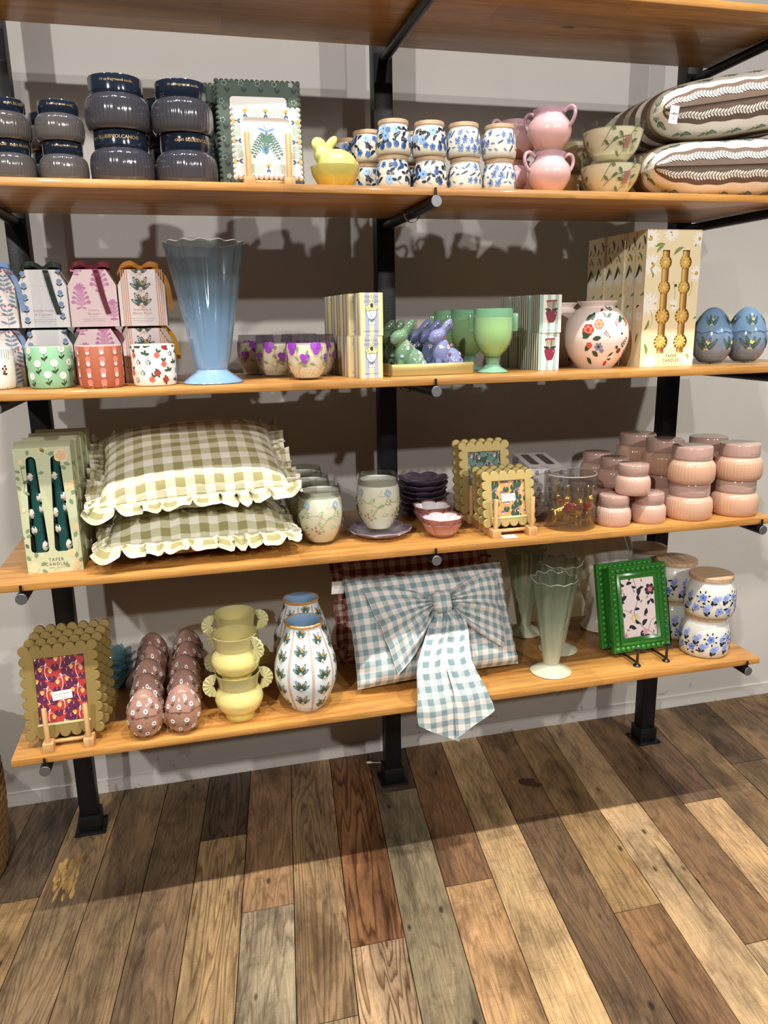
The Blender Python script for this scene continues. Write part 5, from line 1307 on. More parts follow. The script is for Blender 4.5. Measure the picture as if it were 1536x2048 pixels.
# --- painted tumblers
glass('green_smoke_glass', '#c9ccc3', '#6f746a', .06)
zgrad('pale_wax', [(0, '#d9d7ba'), (.05, '#e8e9d4'), (.12, '#eff0e6')], rough=.4)
TG = C('#8fae7a'); TB = C('#8fb0cc'); TR = C('#9a5a55'); TST = C('#b08a5a'); TL = C('#d7e2c2')
def vine():
    o = stroke(TST, [(-.03, -.035), (-.01, -.015), (.0, .0), (.02, .01), (.03, .03)], .001)+stroke(TST, [(.0, .0), (-.02, .012), (-.035, .012)], .0009)+stroke(TST, [(.02, .03), (0, .028), (.012, .045)], .0008)
    for x, y, a in ((-.035, .012, 2.6), (-.018, .012, .9), (-.01, -.015, 2.3), (.002, .002, .4), (.02, .012, -.3), (.028, .03, 1.9), (.012, -.02, .2), (-.02, -.024, -.2)): o += leaf(TG, .015, .0068, x, y, a)+leaf(TL, .011, .0028, x, y, a)
    for x, y in ((.022, .036), (.028, .03), (.026, .042), (.032, .037)): o += flower(TB, .0045, 5, x, y)
    for x, y, a in ((-.03, -.03, 1), (-.036, -.026, 2), (-.024, -.034, .3), (-.028, -.022, 1.6)): o += leaf(TR, .009, .003, x, y, a)
    return o+[q for i in range(6) for q in disc(CR, .0012, -.03+.012*i, -.045+.004*(i % 2), 6)]
t = thing('tumbler_candle', 'smoky glass tumbler candle painted with vines, standing beside the olive cushions', 'glass candle', (-.256, -.508, Z2), 0, 'vine painted tumbler candles')
pr = smoothprof([(.033, 0), (.036, .004), (.05, .03), (.057, .065), (.0565, .095), (.0515, .125), (.0475, .147)], 5)
zc = [z for r, z in pr if z < .123][-1]; mb = MB().lathe([(0, 0), (.03, 0)]+cut(pr, zc, False), 'thin_glass', 64).lathe(cut(pr, zc, True)+[(.046, .147)], 'green_smoke_glass', 64); S = latheS(pr)
mb.decal(S, [q for k in range(-2, 3) for q in T(vine(), k*.078+.006, .068)], .0007); mb.obj('glass', t)
MB().lathe([(0, .009)]+[(r-.003, z+.006) for r, z in pr if z < .115]+[(.049, .122), (0, .1215)], 'pale_wax', 48).obj('candle_wax', t)
MB().lathe([(.047, .118), (.0478, .118), (.0468, .133), (.046, .133)], 'white_paper', 48).obj('dust_collar', t)
dup(t, (-.098, -.467, Z2+.0105), 'smoky glass tumbler candle painted with vines, standing on the lilac petal plate', rz=-.35)
dup(t, (-.262, -.385, Z2), 'smoky glass tumbler candle behind the left one, second in the row', rz=1.4)
dup(t, (-.262, -.268, Z2), 'smoky glass tumbler candle, rearmost in the row beside the cushion', rz=2.4)
# --- lilac petal plates
zgrad('lilac_plate_glass', [(0, '#b8adba', .9), (.006, '#c9bfc9', .85), (.014, '#a793a6', .6)], rough=.15, coat=.4, tint='#e8dbe6')
zgrad('plum_plate_glass', [(0, '#4a4150', .93), (.01, '#55495c', .9), (.02, '#6d6075', .75)], rough=.12, coat=.5, tint='#cbbccb')
def petalplate(label, loc, R, H, n, mat, cat='plate', name='petal_plate', group=None, rz=0, deep=.10, inner=None):
    t = thing(name, label, cat, loc, rz, group)
    def rf(r, z, a): k = (r/R)**2; w_ = abs(math.cos(n*a/2))**.6; return (r*(1-deep*k*(1-w_)), z+.09*R*k*k*(w_-.6)*(1 if z > .15*H else 0))
    pr = smoothprof([(.42*R, 0), (.5*R, .01*H), (.72*R, .3*H), (.9*R, .72*H), (R, H)], 5)
    up = [(r-.002*(1 if r < .98*R else .3), z+.0025*(1 if r < .98*R else .4)) for r, z in reversed(pr)]
    MB().lathe([(0, 0)]+pr+up+[(0, .004)], mat, 120, rfn=rf).obj('dish', t)
    if inner: MB().lathe([(r-.003, z+.0034) for r, z in reversed(pr) if .5*R < r < .97*R]+[(.4*R, .006), (0, .006)], inner, 120, rfn=rf).obj('glaze', t)
    return t
g = 'lilac glass petal plates'
petalplate('lilac glass petal plate under the front tumbler candle', (-.1, -.49, Z2), .084, .017, 8, 'lilac_plate_glass', group=g)
for k in range(6): petalplate(f'dark lilac petal plate in the stack at the post, {("bottom", "second", "third", "fourth", "fifth", "top")[k]} one', (.074+.003*(k % 3-1), -.29+.002*(k % 2), Z2+.0155*k), .075-.001*(k % 2), .0225, 8, 'plum_plate_glass', group=g, rz=.2*k)
# --- pink petal dishes
zgrad('pink_dish_glass', [(0, '#d09a92', .9), (.012, '#dba79f', .75), (.034, '#c98f8a', .5)], rough=.1, coat=.5, tint='#f3dcd8')
plain('dish_white', '#efe9ef', rough=.12, coat=.6)
g = 'pink glass petal dishes'
def pdish(label, loc, rz):
    petalplate(label, loc, .054, .034, 6, 'pink_dish_glass', 'dish', 'petal_dish', g, rz, .17, 'dish_white')
pdish('pink glass petal dish with white inside, lower one of the front pair', (.05, -.54, Z2), .2)
pdish('pink glass petal dish with white inside, nested on top of the front pair', (.05, -.54, Z2+.0145), .65)
pdish('pink glass petal dish in the shade behind the front pair, lower one', (.064, -.415, Z2), .1)
pdish('pink glass petal dish in the shade behind the front pair, upper one', (.064, -.415, Z2+.0145), .5)
# --- scalloped brass frames with lily pad prints
plain('brass_frame', '#b9a468', rough=.45, metal=.35, noise=.1, nscale=15)
plain('brass_frame_dull', '#9c854e', rough=.48, metal=.35, noise=.1, nscale=15)
def lilyprint(bgc, pad, l1, l2, vine_, s, x0, x1, z0, z1, cap=None):
    cap = cap or C('#f0e6d2'); pdc, L1, L2, VN = C(pad), C(l1), C(l2), C(vine_)
    def padm(r): return [(pdc, [(r*math.cos(a), r*.92*math.sin(a)) for a in [PI/2+.25+i*(2*PI-.5)/16 for i in range(17)]]+[(0, .1*r)])]+stroke(VN, [(0, .1*r), (.02*r, .5*r)], r*.06)
    def lantern(): return disc(L1, .005, 0, 0, 10, .85)+[(cap, [(-.003, -.003), (.003, -.003), (.0018, -.0062), (-.0018, -.0062)])]
    def motif():
        o = T(padm(.0125), .012, -.026)+T(padm(.009), -.012, -.013)+T(padm(.009), .009, -.008)
        o += stroke(VN, [(0, .018), (.002, .006), (.001, -.006), (-.004, -.016)], .0012)+stroke(VN, arc(.005, .014, .0065, PI, .2), .001)+stroke(VN, arc(-.004, .010, .0055, .1, PI-.1), .001)+leaf(VN, .008, .0035, 0, .018, 1.9)
        o += T(lantern(), .0115, .012)+T(lantern(), -.0095, .007)+stroke(VN, [(-.009, -.016), (.001, -.017)], .0011)+disc(VN, .0009, .003, .022, 6)+disc(VN, .0009, -.005, .018, 6)
        return o
    o = []
    du, dv = .046*s, .054*s; r = 0; z = z0-.01
    c = 0; x = x0-.01
    while x < x1+.03:
        z = z0-.02+(dv/2 if c % 2 else 0)
        while z < z1+.03: o += T(motif(), x, z, s, 0, -1 if c % 2 else 1); z += dv
        x += du*.72; c += 1
    return o
ol, W_, H_ = scallop(6, 8, .0246)
hole = (-.0535, .0535, .036, .189)
plain('print_red', '#b53a35', rough=.5); plain('print_orange', '#d59257', rough=.5); plain('print_green', '#24443c', rough=.5)
redp = lilyprint(None, '#5c2447', '#dfae5c', '#dfae5c', '#efe3d8', 1.0, -.054, .054, .036, .189)
def gold(label, loc, ol, hole, bg, pr, lean, mat, group, rz=0, card=None): return pic_frame('scalloped_frame', label, loc, ol, hole, .011, mat, (bg, pr), lean, rz, None, group, 0, .0014, None, card)
g = 'scalloped brass picture frames'
plain('brass_bright', '#d8cf9a', rough=.35, metal=.2)
def addlip(t, hole, mat='brass_bright'):
    x0, x1, z0, z1 = hole
    MB().box(x0-.004, x1+.004, -.001, .004, z0-.0055, z0-.0005, mat, b=.0008).obj('sill', t)
wig = [('WIGGLE FRAME', .0049, .003), ('5x7 photo', .0038, -.003), ('picture frame', .0026, -.0065)]
fr = gold('large scalloped brass frame with red lily pad print, front one on the bottom shelf', (-.886, -.600, ZS[1]+.0215), ol, hole, 'print_red', redp, 10, 'brass_frame_dull', g, .02, (.0, .098, .043, .0205, wig)); addlip(fr, hole)
for k in range(1, 4): dup(fr, (-.884+.006*k, -.600+.031*k, ZS[1]+.0215+.004*k), f'large scalloped brass frame on the bottom shelf, {("second", "third", "rearmost")[k-1]} in the row behind the red print', rz=.02, skip=('print', 'sill'))
ol2, W_, H_ = scallop(5, 5, .0238); hole2 = (-.0445, .0445, .027, .117)
orp = lilyprint(None, '#2d4a3a', '#6a55a0', '#6a55a0', '#ead98f', .92, -.045, .045, .027, .117)
fr = gold('small scalloped brass frame with orange lily pad print, front one on its wooden easel', (.2155, -.590, Z2+.0215), ol2, hole2, 'print_orange', orp, 10, 'brass_frame', g, 0, (.0, .074, .038, .0185, wig)); addlip(fr, hole2)
for k in range(1, 3): dup(fr, (.2155-.001*k, -.590+.03*k, Z2+.0215+.002*k), f'small scalloped brass frame, {("second", "third")[k-1]} behind the orange lily pad print', skip=('print', 'sill'))
ol3, W_, H_ = scallop(5, 7, .0245); hole3 = (-.046, .046, .03, .166)
grp = lilyprint(None, '#5d7d78', '#c07f86', '#c07f86', '#b9c3a0', 1.0, -.046, .046, .03, .166)
fr = gold('tall scalloped brass frame with dark green lily pad print, rising behind the small frames', (.2125, -.435, Z2+.0215), ol3, hole3, 'print_green', grp, 9, 'brass_frame', g)
dup(fr, (.207, -.403, Z2+.0235), 'tall scalloped brass frame at the very back, rim showing behind the dark green print', skip=('print',))
easel('wooden easel holding the small orange print frames', (.2185, -.616, Z2), .098, .155, .078, 0, .13, g_e)
easel('wooden easel behind, holding the tall green print frame', (.2125, -.458, Z2), .098, .13, .082, 0, .13, g_e)
easel('wooden easel holding the large red print frames on the bottom shelf', (-.878, -.626, ZS[1]), .088, .16, .085, .01, .15, g_e)
t = thing('paper_sign', 'small white paper price card lying in front of the orange print frame', 'price card', (.205, -.612, Z2+.0008), -.06)
sg = MB().box(-.0185, .0185, -.011, .018, 0, .0008, 'white_card'); sg.decal(lambda u, v, l: (u, v, .0008+l), stroke(GRY, [(-.008, -.001), (.008, -.001)], .001)+stroke(GRY, [(-.012, -.0045), (.012, -.0045)], .001), .0002); sg.obj('card', t)
# --- flat white candle boxes in a stack
plain('box_grey', '#d5d3d4', rough=.6); plain('box_window', '#6d675f', rough=.25, coat=.4)
for k in range(3):
    t = thing('flat_candle_box', f'pale grey candle box with small blue flowers lying flat, {("bottom", "middle", "top")[k]} of the stack of three', 'candle box', (.384+.004*(k % 2), -.455-.004*(k == 1), Z2+.0452*k), -.22+.03*(k == 1), 'flat grey candle boxes')
    W, D, H = .1, .27, .045
    mb = MB().box(-W/2, W/2, 0, D, 0, H, 'box_grey', b=.0008)
    dc = [q for i in range(3) for j in range(2) for q in T(T(flower(C('#8c93a8'), .0048, 8, 0, .005)+leaf(DK, .0075, .003, 0, -.003, .7)+leaf(DK, .0075, .003, 0, -.003, 2.4), 0, 0), -.033+.033*i, .011+.0215*j)]
    dc = [q for i in range(22) for q in stroke(C('#c3c0c4'), [(-.048+.0046*i, 0), (-.048+.0046*i, H)], .0007)]+dc
    mb.decal(planeS(0), dc, .0003); mb.decal(lambda u, v, l: (W/2+l, D-u, v), [(m, [(x+.08, y) for x, y in p]) for m, p in dc], .0003)
    top = lambda u, v, l: (u, v, H+l)
    for xx in (-.022, .022): mb.decal(top, [('box_window', rrect(xx-.012, xx+.012, .07, .235, .009))], .0003)
    mb.decal(top, text(C('#8a8a90'), 'TAPER', .009, 0, .045, 0, .8, 1.3)+text(C('#8a8a90'), 'CANDLES', .009, 0, .034, 0, .8, 1.3)+[q for xx in (-.04, 0, .04) for q in T(leaf(DK, .008, .004)+leaf(DK, .008, .004, 0, 0, 2), xx, .016)], .0003)
    mb.obj('box', t)
# --- glass cylinder with golden rabbits
glass('clear_glass', '#eeecea', '#c9c4be', .03)
t = thing('glass_cylinder', 'clear glass cylinder jar holding golden rabbit ornaments', 'glass jar', (.398, -.552, Z2))
MB().lathe([(0, 0), (.0655, 0), (.0675, .003), (.0675, .1405), (.0662, .142), (.0642, .1405), (.0642, .012), (.062, .009), (0, .009)], 'clear_glass', 72).tube([(.0659*math.cos(a), .0659*math.sin(a), .1418) for a in [i*PI/36 for i in range(72)]], .0016, 'rim_glass', 8, closed=True).obj('glass_wall', t)
plain('gold_chrome', '#d8b860', rough=.2, metal=.85); plain('red_ribbon', '#b3242c', rough=.4); plain('red_rose', '#c4263a', rough=.5)
grab = blob([((0, 0, .036), (.026, .012, .014), (0, -.2, 0)), ((.018, 0, .048), (.013, .011, .018), (0, .3, 0)), ((.022, 0, .068), (.0125, .010, .0115), (0, 0, 0)), ((.019, -.005, .093), (.0042, .0035, .02), (0, -.08, 0)), ((.027, .004, .092), (.0042, .0035, .019), (0, .12, 0)),
             ((-.02, -.006, .018), (.006, .005, .018), (0, .1, 0)), ((-.018, .006, .018), (.006, .005, .018), (0, -.1, 0)), ((.018, -.006, .018), (.0055, .0045, .019), (0, -.1, 0)), ((.02, .006, .018), (.0055, .0045, .019), (0, .05, 0)), ((-.027, 0, .042), (.006, .005, .005), (0, 0, 0))], .0019, 3)
def goldrabbit(label, loc, rz, tilt=0, rose=True):
    t = thing('golden_rabbit', label, 'ornament', loc, rz, 'golden rabbit ornaments in the glass cylinder'); t.rotation_euler = (0, tilt, rz); t.scale = (.92, .92, .92)
    meshobj(grab.copy(), 'body', 'gold_chrome', t)
    rb = MB().tube([(.022+.0115*math.cos(a), .0115*math.sin(a), .0575) for a in [i*PI/8 for i in range(16)]], .0018, 'red_ribbon', 8, closed=True)
    rb.ribbon(smooth3([(.022, -.0115, .057), (.03, -.017, .056), (.036, -.018, .05)], 4), (0, .3, 1), .004, 'red_ribbon'); rb.obj('ribbon', t)
    if rose:
        mb = MB(); n = 40
        for rr, y in ((.0135, 0), (.0105, -.0025), (.0075, -.0045), (.0045, -.006)):
            mb.grid([[Vector((.013+(rr*k)*math.cos(a)*(1+.09*math.cos(5*a+rr*900)), -.014+y-(.0035 if k > .9 else 0)+.002*(1-k), .046+(rr*k)*math.sin(a)*(1+.09*math.cos(5*a+rr*900)))) for k in (.35, .8, 1, .98)] for a in [2*PI*i/n for i in range(n)]], 'red_rose', closeu=True)
        mb.obj('rose', t)
    return t
zb = Z2+.0095
goldrabbit('golden rabbit ornament with a red rose, left one in the glass cylinder', (.370, -.556, zb), .12)
goldrabbit('golden rabbit ornament sitting upright with red ribbon, front middle in the glass cylinder', (.398, -.581, zb), -1.45, 0, False)
goldrabbit('golden rabbit ornament with red ribbon, right one in the glass cylinder', (.435, -.556, zb), -1.1, 0, True)
goldrabbit('golden rabbit ornament at the back of the glass cylinder, ears only showing', (.404, -.516, zb), 3.1, 0, False)
# --- pink ribbed jars
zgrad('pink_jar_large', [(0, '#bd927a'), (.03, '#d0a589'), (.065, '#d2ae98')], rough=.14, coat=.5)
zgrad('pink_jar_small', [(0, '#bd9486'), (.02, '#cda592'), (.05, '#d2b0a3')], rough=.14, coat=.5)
plain('pink_lid', '#b5958a', rough=.14, coat=.5)
plain('pink_print', '#a58478', rough=.4)
g = 'small pink candle jars'; TXP = [('19 oz fragranced candle', -.1, .3, .0058), ('capri BLUE\u00ae', .8, .3, .0055)]
sm = capri('small pink ribbed candle jar on the shelf edge, left one of the front pyramid base', 'candle jar', (.517, -.57, Z2), .0455, .0805, .37, 'pink_jar_small', 'pink_lid', TXP, 'pink_print', g, 46, .86)
dup(sm, (.62, -.571, Z2), 'small pink ribbed candle jar, right one of the front pyramid base', rz=.3)
dup(sm, (.566, -.575, Z2+.0807), 'small pink ribbed candle jar crowning the front pyramid', rz=.5)
for r_, y in ((1, -.473), (2, -.376)):
    nm = ('second', 'rear')[r_-1]
    dup(sm, (.527, y, Z2), f'small pink ribbed candle jar, left base of the {nm} pyramid', rz=1); dup(sm, (.629, y-.001, Z2), f'small pink ribbed candle jar, right base of the {nm} pyramid', rz=2)
    dup(sm, (.568, y-.004, Z2+.0807), f'small pink ribbed candle jar crowning the {nm} pyramid', rz=1.5)
g = 'large pink candle jars'
lg = capri('large pink ribbed candle jar at the bottom of the front left stack', 'candle jar', (.748, -.562, Z2), .0625, .098, .36, 'pink_jar_large', 'pink_lid', TXP, 'pink_print', g, 46, .845)
dup(lg, (.747, -.563, Z2+.0981), 'large pink ribbed candle jar on top of the front left stack', rz=.2)
dup(lg, (.893, -.562, Z2), 'large pink ribbed candle jar at the bottom of the front right stack', rz=.4)
dup(lg, (.895, -.563, Z2+.0981), 'large pink ribbed candle jar on top of the front right stack, by the shelf end', rz=.5)
for i, (x, y) in enumerate(((.75, -.432), (.745, -.302), (.893, -.432))):
    nm = ('middle left', 'rear left', 'rear right')[i]
    for lv in (0, 1): dup(lg, (x, y, Z2+.0981*lv), f'large pink ribbed candle jar in the shade, {"upper" if lv else "lower"} jar of the {nm} stack', rz=1+i)
# ================================================================ LOWEST SHELF (brass frames ... blossom jars)
Z1 = ZS[1]
# --- teal petal dishes
zgrad('teal_glass', [(0, '#4f8087', .85), (.05, '#6d9da0', .7), (.1, '#9dbcbc', .4)], rough=.12, coat=.5, tint='#d3e6e6')
g = 'teal glass petal bowls'
def tealbowl(label, loc, rz, lean=0):
    t = thing('petal_bowl', label, 'bowl', loc, rz, g); t.rotation_euler = (lean, 0, rz)
    mb = MB(); n = 9
    for lay, (r0, r1, h) in enumerate(((.026, .062, .046), (.02, .046, .056))):
        for i in range(n):
            a0 = 2*PI*i/n+lay*PI/n; P = []
            for k in range(8):
                s_ = k/7; r = r0+(r1-r0)*s_**1.3; z = .002+h*s_**.8; wd = (.011+.008*math.sin(PI*s_*.9))*(1-s_**6)+.0004
                row = []
                for q in (-1, -.5, 0, .5, 1): row.append((r*math.cos(a0)-q*wd*math.sin(a0), r*math.sin(a0)+q*wd*math.cos(a0), z+.004*q*q))
                P.append(row)
            mb.grid(P, 'teal_glass')
    mb.lathe([(0, 0), (.024, 0), (.028, .003), (.026, .006), (0, .006)], 'teal_glass', 36); mb.obj('bowl', t, 60); return t
tealbowl('teal glass petal bowl behind the brass frames, lowest of the nested three', (-.803, -.31, Z1), 0)
tealbowl('teal glass petal bowl behind the brass frames, middle of the nested three', (-.803, -.31, Z1+.021), 0)
tealbowl('teal glass petal bowl behind the brass frames, top of the nested three', (-.803, -.31, Z1+.042), 0)
# --- pink daisy eggs
plain('egg_pink_up', '#ab8478', rough=.12, coat=.6); plain('egg_pink_low', '#a77d6c', rough=.15, coat=.5); plain('egg_pink_seam', '#8a5f55', rough=.3)
ST = C('#5c4a2c'); EC = C('#1f2440'); RDL = C('#8a4a48'); EW = C('#f2eeea')
def eggdaisy(): return flower(EW, .0066, 8, 0, 0, 0, .35, EC, .3)+stroke(ST, [(0, -.005), (0, -.018)], .0008)+leaf(ST, .008, .0028, 0, -.016, .8)+leaf(ST, .008, .0028, 0, -.016, 2.34)+leaf(RDL, .006, .003, .002, -.006, -.4)
ed = []
for z, off, n_ in ((.022, 0, 8), (.045, .5, 8), (.077, 0, 8), (.096, .5, 6)):
    for i in range(-4, 5): ed += T(eggdaisy(), (i+off)*.0335*(1 if z < .09 else 1.15), z+.003*math.sin(i*2.3), .95, .15*math.sin(i*3))
    for i in range(-4, 5): ed += disc(EC, .001, (i+off+.5)*.0335, z+.006, 6)
egs = []
ys = [-.600, -.513, -.426, -.339, -.252]
for cidx, x0 in enumerate((-.7065, -.6195)):
    for k, y in enumerate(ys):
        lab = f'dusty pink painted egg with white daisies, {("front", "second", "third", "fourth", "rearmost")[k]} egg of the {"left" if cidx == 0 else "right"} row'
        loc = (x0+.003*k*(1 if cidx else .4)+(.005 if (cidx, k) == (1, 3) else 0), y, Z1)
        if not egs: egs.append(egg('painted_egg', lab, loc, .0425, .116, .064, .004, 'egg_pink_up', 'egg_pink_low', 'egg_pink_seam', ed, 'dusty pink daisy eggs', .12, 6))
        else: dup(egs[0], loc, lab, rz=.4*((k*3+cidx*5) % 4-1.5))
# --- yellow pots with fan handles
zgrad('yellow_pot_glass', [(0, '#e0c866', 1), (.05, '#efe08e', 1), (.077, '#dfd28c', .8), (.118, '#d2ca92', .62)], rough=.2, coat=.4, tint='#f4f0d2')
zgrad('yellow_fan_glass', [(.06, '#d6cf93', .8), (.115, '#dcd8a6', .8)], rough=.12, coat=.5, tint='#f4f0d2')
g = 'yellow glass pots with fan handles'
t = thing('fan_handled_pot', 'yellow glass pot with shell fan handles, lower pot of the front pair', 'candle pot', (-.485, -.566, Z1), .12, g)
pr = smoothprof([(.036, 0), (.0365, .008), (.034, .012), (.05, .026), (.059, .048), (.056, .066), (.0475, .079), (.0475, .085), (.050, .1), (.0545, .118)], 5)
MB().lathe([(0, 0)]+pr+[(.0525, .1185), (.048, .1), (.0455, .085), (.045, .076), (0, .07)], 'yellow_pot_glass', 72).obj('pot', t)
for s_ in (-1, 1):
    mb = MB(); P = []; n = 40
    for i in range(n+1):
        a = -1.9+3.8*i/n; row = []
        for k in range(7):
            r = .003+.025*k/6; row.append((s_*(.052+.008+r*math.cos(a)*.95), -.0025+(.0018*math.cos(14*a)*k/6), .09+r*math.sin(a)))
        P.append(row)
    mb.grid(P, 'yellow_fan_glass'); mb.grid([[(x, y+.0055, z) for x, y, z in r] for r in P], 'yellow_fan_glass')
    mb.grid([[r[-1], (r[-1][0], r[-1][1]+.0055, r[-1][2])] for r in P], 'yellow_fan_glass'); mb.obj('fan_handle', t, 60)
dup(t, (-.487, -.567, Z1+.101), 'yellow glass pot with shell fan handles, upper pot of the front pair', rz=-.75)
dup(t, (-.478, -.428, Z1), 'yellow glass pot with fan handles behind the front pair, lower one', rz=.1)
dup(t, (-.478, -.428, Z1+.101), 'yellow glass pot with fan handles behind the front pair, upper one', rz=.08)
# --- white vases with fern birds and orange stripes
plain('vase_white', '#d9e3ea', rough=.15, coat=.5); plain('vase_inside', '#8fb0cf', rough=.2, coat=.4); plain('vase_rim', '#c58b3c', rough=.25, coat=.3)
pr = smoothprof([(.040, 0), (.0435, .002), (.06, .028), (.075, .068), (.0785, .1), (.074, .135), (.062, .172), (.049, .205), (.0455, .222)], 6)
vst = C('#cfa074'); vd = []
for i in range(-4, 5):
    u = i*.0617
    for q in (-.0042, 0, .0042):
        ss = []; 
        for k in range(17):
            v = .003+.215*k/16; rr = 1.0; ss.append((u+q*.6, v))
        vd += stroke(vst, ss, .0011)
    for k in range(5): vd += T(fernbird(.92, C('#2f5348'), C('#c8963e'), C('#c98d45')), u+.031, .022+.042*k+(.020 if i % 2 else 0)*.9, 1)
vd = [d for d in vd if max(p[1] for p in d[1]) < .221 and min(p[1] for p in d[1]) > .002]
t = thing('striped_vase', 'white ceramic vase with fern birds and orange stripes, blue inside, front one', 'vase', (-.316, -.556, Z1), .1, 'white fern bird vases')
def narrow(S, pr):
    R = max(r for r, z in pr)
    return S
MB().lathe([(0, 0)]+pr, 'vase_white', 96).decal(latheS(pr), vd, .0005).obj('vase_body', t)
rb = MB().lathe([(.0455, .221), (.0485, .2235), (.049, .227), (.0465, .2295), (.0435, .2285)], 'vase_rim', 64); rb.obj('rim', t)
MB().lathe([(.0437, .2283), (.042, .222), (.046, .205), (.058, .175), (.06, .1), (0, .1)], 'vase_inside', 64).obj('lining', t)
dup(t, (-.300, -.393, Z1), 'white ceramic vase with fern birds in the shade behind the front one', rz=.5)
# --- cushions: red ruffled one behind, blue bow cushion in front
tr_, Sr, pr_ = gcushion('dusky red gingham cushion with ruffled edge, standing behind the bow cushion', (.035, -.335, Z1+.194), (math.radians(77), 0, .035), .43, .325, .085, 'red_gingham', 4, dict(w=.03, seed=5, droop=0, waves=40, amp=.009), None, .04, rz=0)
BW, BH = .465, .292
Mrot = Euler((math.radians(64), math.radians(0), .07))
tb, Sb, pb_ = gcushion('pale blue gingham cushion with a huge gathered bow, leaning at the shelf centre', (.046, -.466, Z1+.146), (Mrot.x, Mrot.y, Mrot.z), BW, BH, .13, 'blue_gingham', 9, None, None, .03, 'bow_cushion', .006, 4.0)
# bow is modelled in the cushion's own space (x right, y up the face, z out of the face)
def Sf(u, v, l): return Sb(u, v, l, 1)
def bowloop(s_):
    P = []; UV = []; n, m = 30, 48
    kx, ky = .006, .045
    top, bot = ((-.197, .112), (-.135, -.125)) if s_ < 0 else ((.186, .118), (.176, -.098))
    def on(x, y):
        cx, cy = max(-BW/2*.985, min(BW/2*.985, x)), max(-BH/2*.985, min(BH/2*.985, y))
        return pb_(2*cx/BW, 2*cy/BH, 1)+Vector((x-cx, y-cy, 0))
    for i in range(n+1):
        f = i/n; row = []; ur = []
        for j in range(m+1):
            q = 1-2*j/m; g = (q+1)/2
            ox, oy = bot[0]+(top[0]-bot[0])*g, bot[1]+(top[1]-bot[1])*g
            x0, y0 = kx+s_*.014, ky+q*.015
            ff = f**.92
            x, y = x0+(ox-x0)*ff, y0+(oy-y0)*ff+(.012*q*math.sin(PI*f))
            pl = math.cos(q*15+s_)*.014*math.exp(-2.0*f)*min(1, f*8)+.028*math.sin(PI*min(1, f*.92))*(.35+.65*math.cos(q*1.5))+.004*math.sin(q*6+f*3+s_)*f+.005*math.cos(q*10+s_)*f
            row.append(on(x, y)+Vector((0, 0, .007+pl))); ur.append((f*.19+.3, q*.12+.01*s_))
        P.append(row); UV.append(ur)
    mb = MB(); mb.grid(P, 'blue_gingham', UV=UV, flip=s_ < 0)
    B = [[p-Vector((0, 0, .005)) for p in r] for r in P]
    mb.grid(B, 'blue_gingham', UV=UV, flip=s_ > 0)
    for J in (0, m): mb.grid([[P[i][J], B[i][J]] for i in range(n+1)], 'blue_gingham', UV=[[(i*.006, 0), (i*.006, .005)] for i in range(n+1)])
    mb.grid([[P[-1][j], B[-1][j]] for j in range(m+1)], 'blue_gingham', UV=[[(0, j*.005), (.006, j*.005)] for j in range(m+1)])
    mb.obj('bow_loop', tb, 70)
for s_ in (-1, 1): bowloop(s_)
kb = blob([*[((sx*.009, sy*.013, 0), (.0165, .0165, .018), (0, 0, 0)) for sx in (-1, 0, 1) for sy in (-1, 0, 1)]], .003, 3)
km = MB(); km.add([v.co[:] for v in kb.vertices], [tuple(p.vertices) for p in kb.polygons], 'blue_gingham', [(v.co.x+.01, v.co.y) for v in kb.vertices])
ko = km.obj('bow_knot', tb, 180); ko.location = pb_(2*.006/BW, 2*.045/BH, 1)+Vector((0, 0, .024))
# tails hang from the knot down the face, over the shelf edge and below it (points in world space, brought into cushion space)
inv = (Matrix.Translation(tb.location) @ Mrot.to_matrix().to_4x4()).inverted(); fwd = inv.inverted()
def tail(s_, ctr, wid, endL, endR, ph):
    P = []; UV = []; m = 24; n = len(ctr)-1
    pts = smooth3(ctr, 6); N_ = len(pts)
    l = 0
    for i, c in enumerate(pts):
        f = i/(N_-1); w_ = wid(f); row = []; ur = []
        if i: l += (pts[i]-pts[i-1]).length
        for j in range(m+1):
            q = 2*j/m-1
            pl = .010*math.cos(q*9+ph)*math.exp(-3.2*f)+.0025*math.sin(q*4+f*6+ph)*f+.002*math.sin(f*14+ph)
            ext = 0
            if f > .8: ext = (endL+(endR-endL)*(q+1)/2)*((f-.8)/.2)
            row.append(c+Vector((w_*q/2, -.003+pl*.9-.004*(1-q*q)*f, -ext))); ur.append((q*w_/2+.05*s_+.2, -l+ext*-1+.07))
        P.append(row); UV.append(ur)
    mb = MB(); L = [[inv @ p for p in r] for r in P]
    mb.grid(L, 'blue_gingham', UV=UV, flip=True)
    off = (inv.to_3x3() @ Vector((0, .0035, 0)))
    B = [[p+off for p in r] for r in L]; mb.grid(B, 'blue_gingham', UV=UV)
    ring = [r[0] for r in L]+L[-1][1:]+[r[-1] for r in reversed(L[:-1])]; rB = [r[0] for r in B]+B[-1][1:]+[r[-1] for r in reversed(B[:-1])]
    mb.grid([[a, b] for a, b in zip(ring, rB)], 'hem_white')
    mb.obj('bow_tail', tb, 60)
plain('hem_white', '#e6e4e0', rough=.8)
kw = fwd @ (pb_(2*.006/BW, 2*.045/BH, 1)+Vector((0, 0, .02)))
tail(-1, [kw+Vector((-.008, -.004, -.012)), kw+Vector((-.018, -.022, -.055)), Vector((-.002, -.612, Z1+.10)), Vector((-.002, -.643, Z1+.03)), Vector((.002, -.652, Z1-.01)), Vector((.006, -.654, Z1-.05))], lambda f: .032+.078*min(1, f*1.25)**.9, .0, .062, .4)
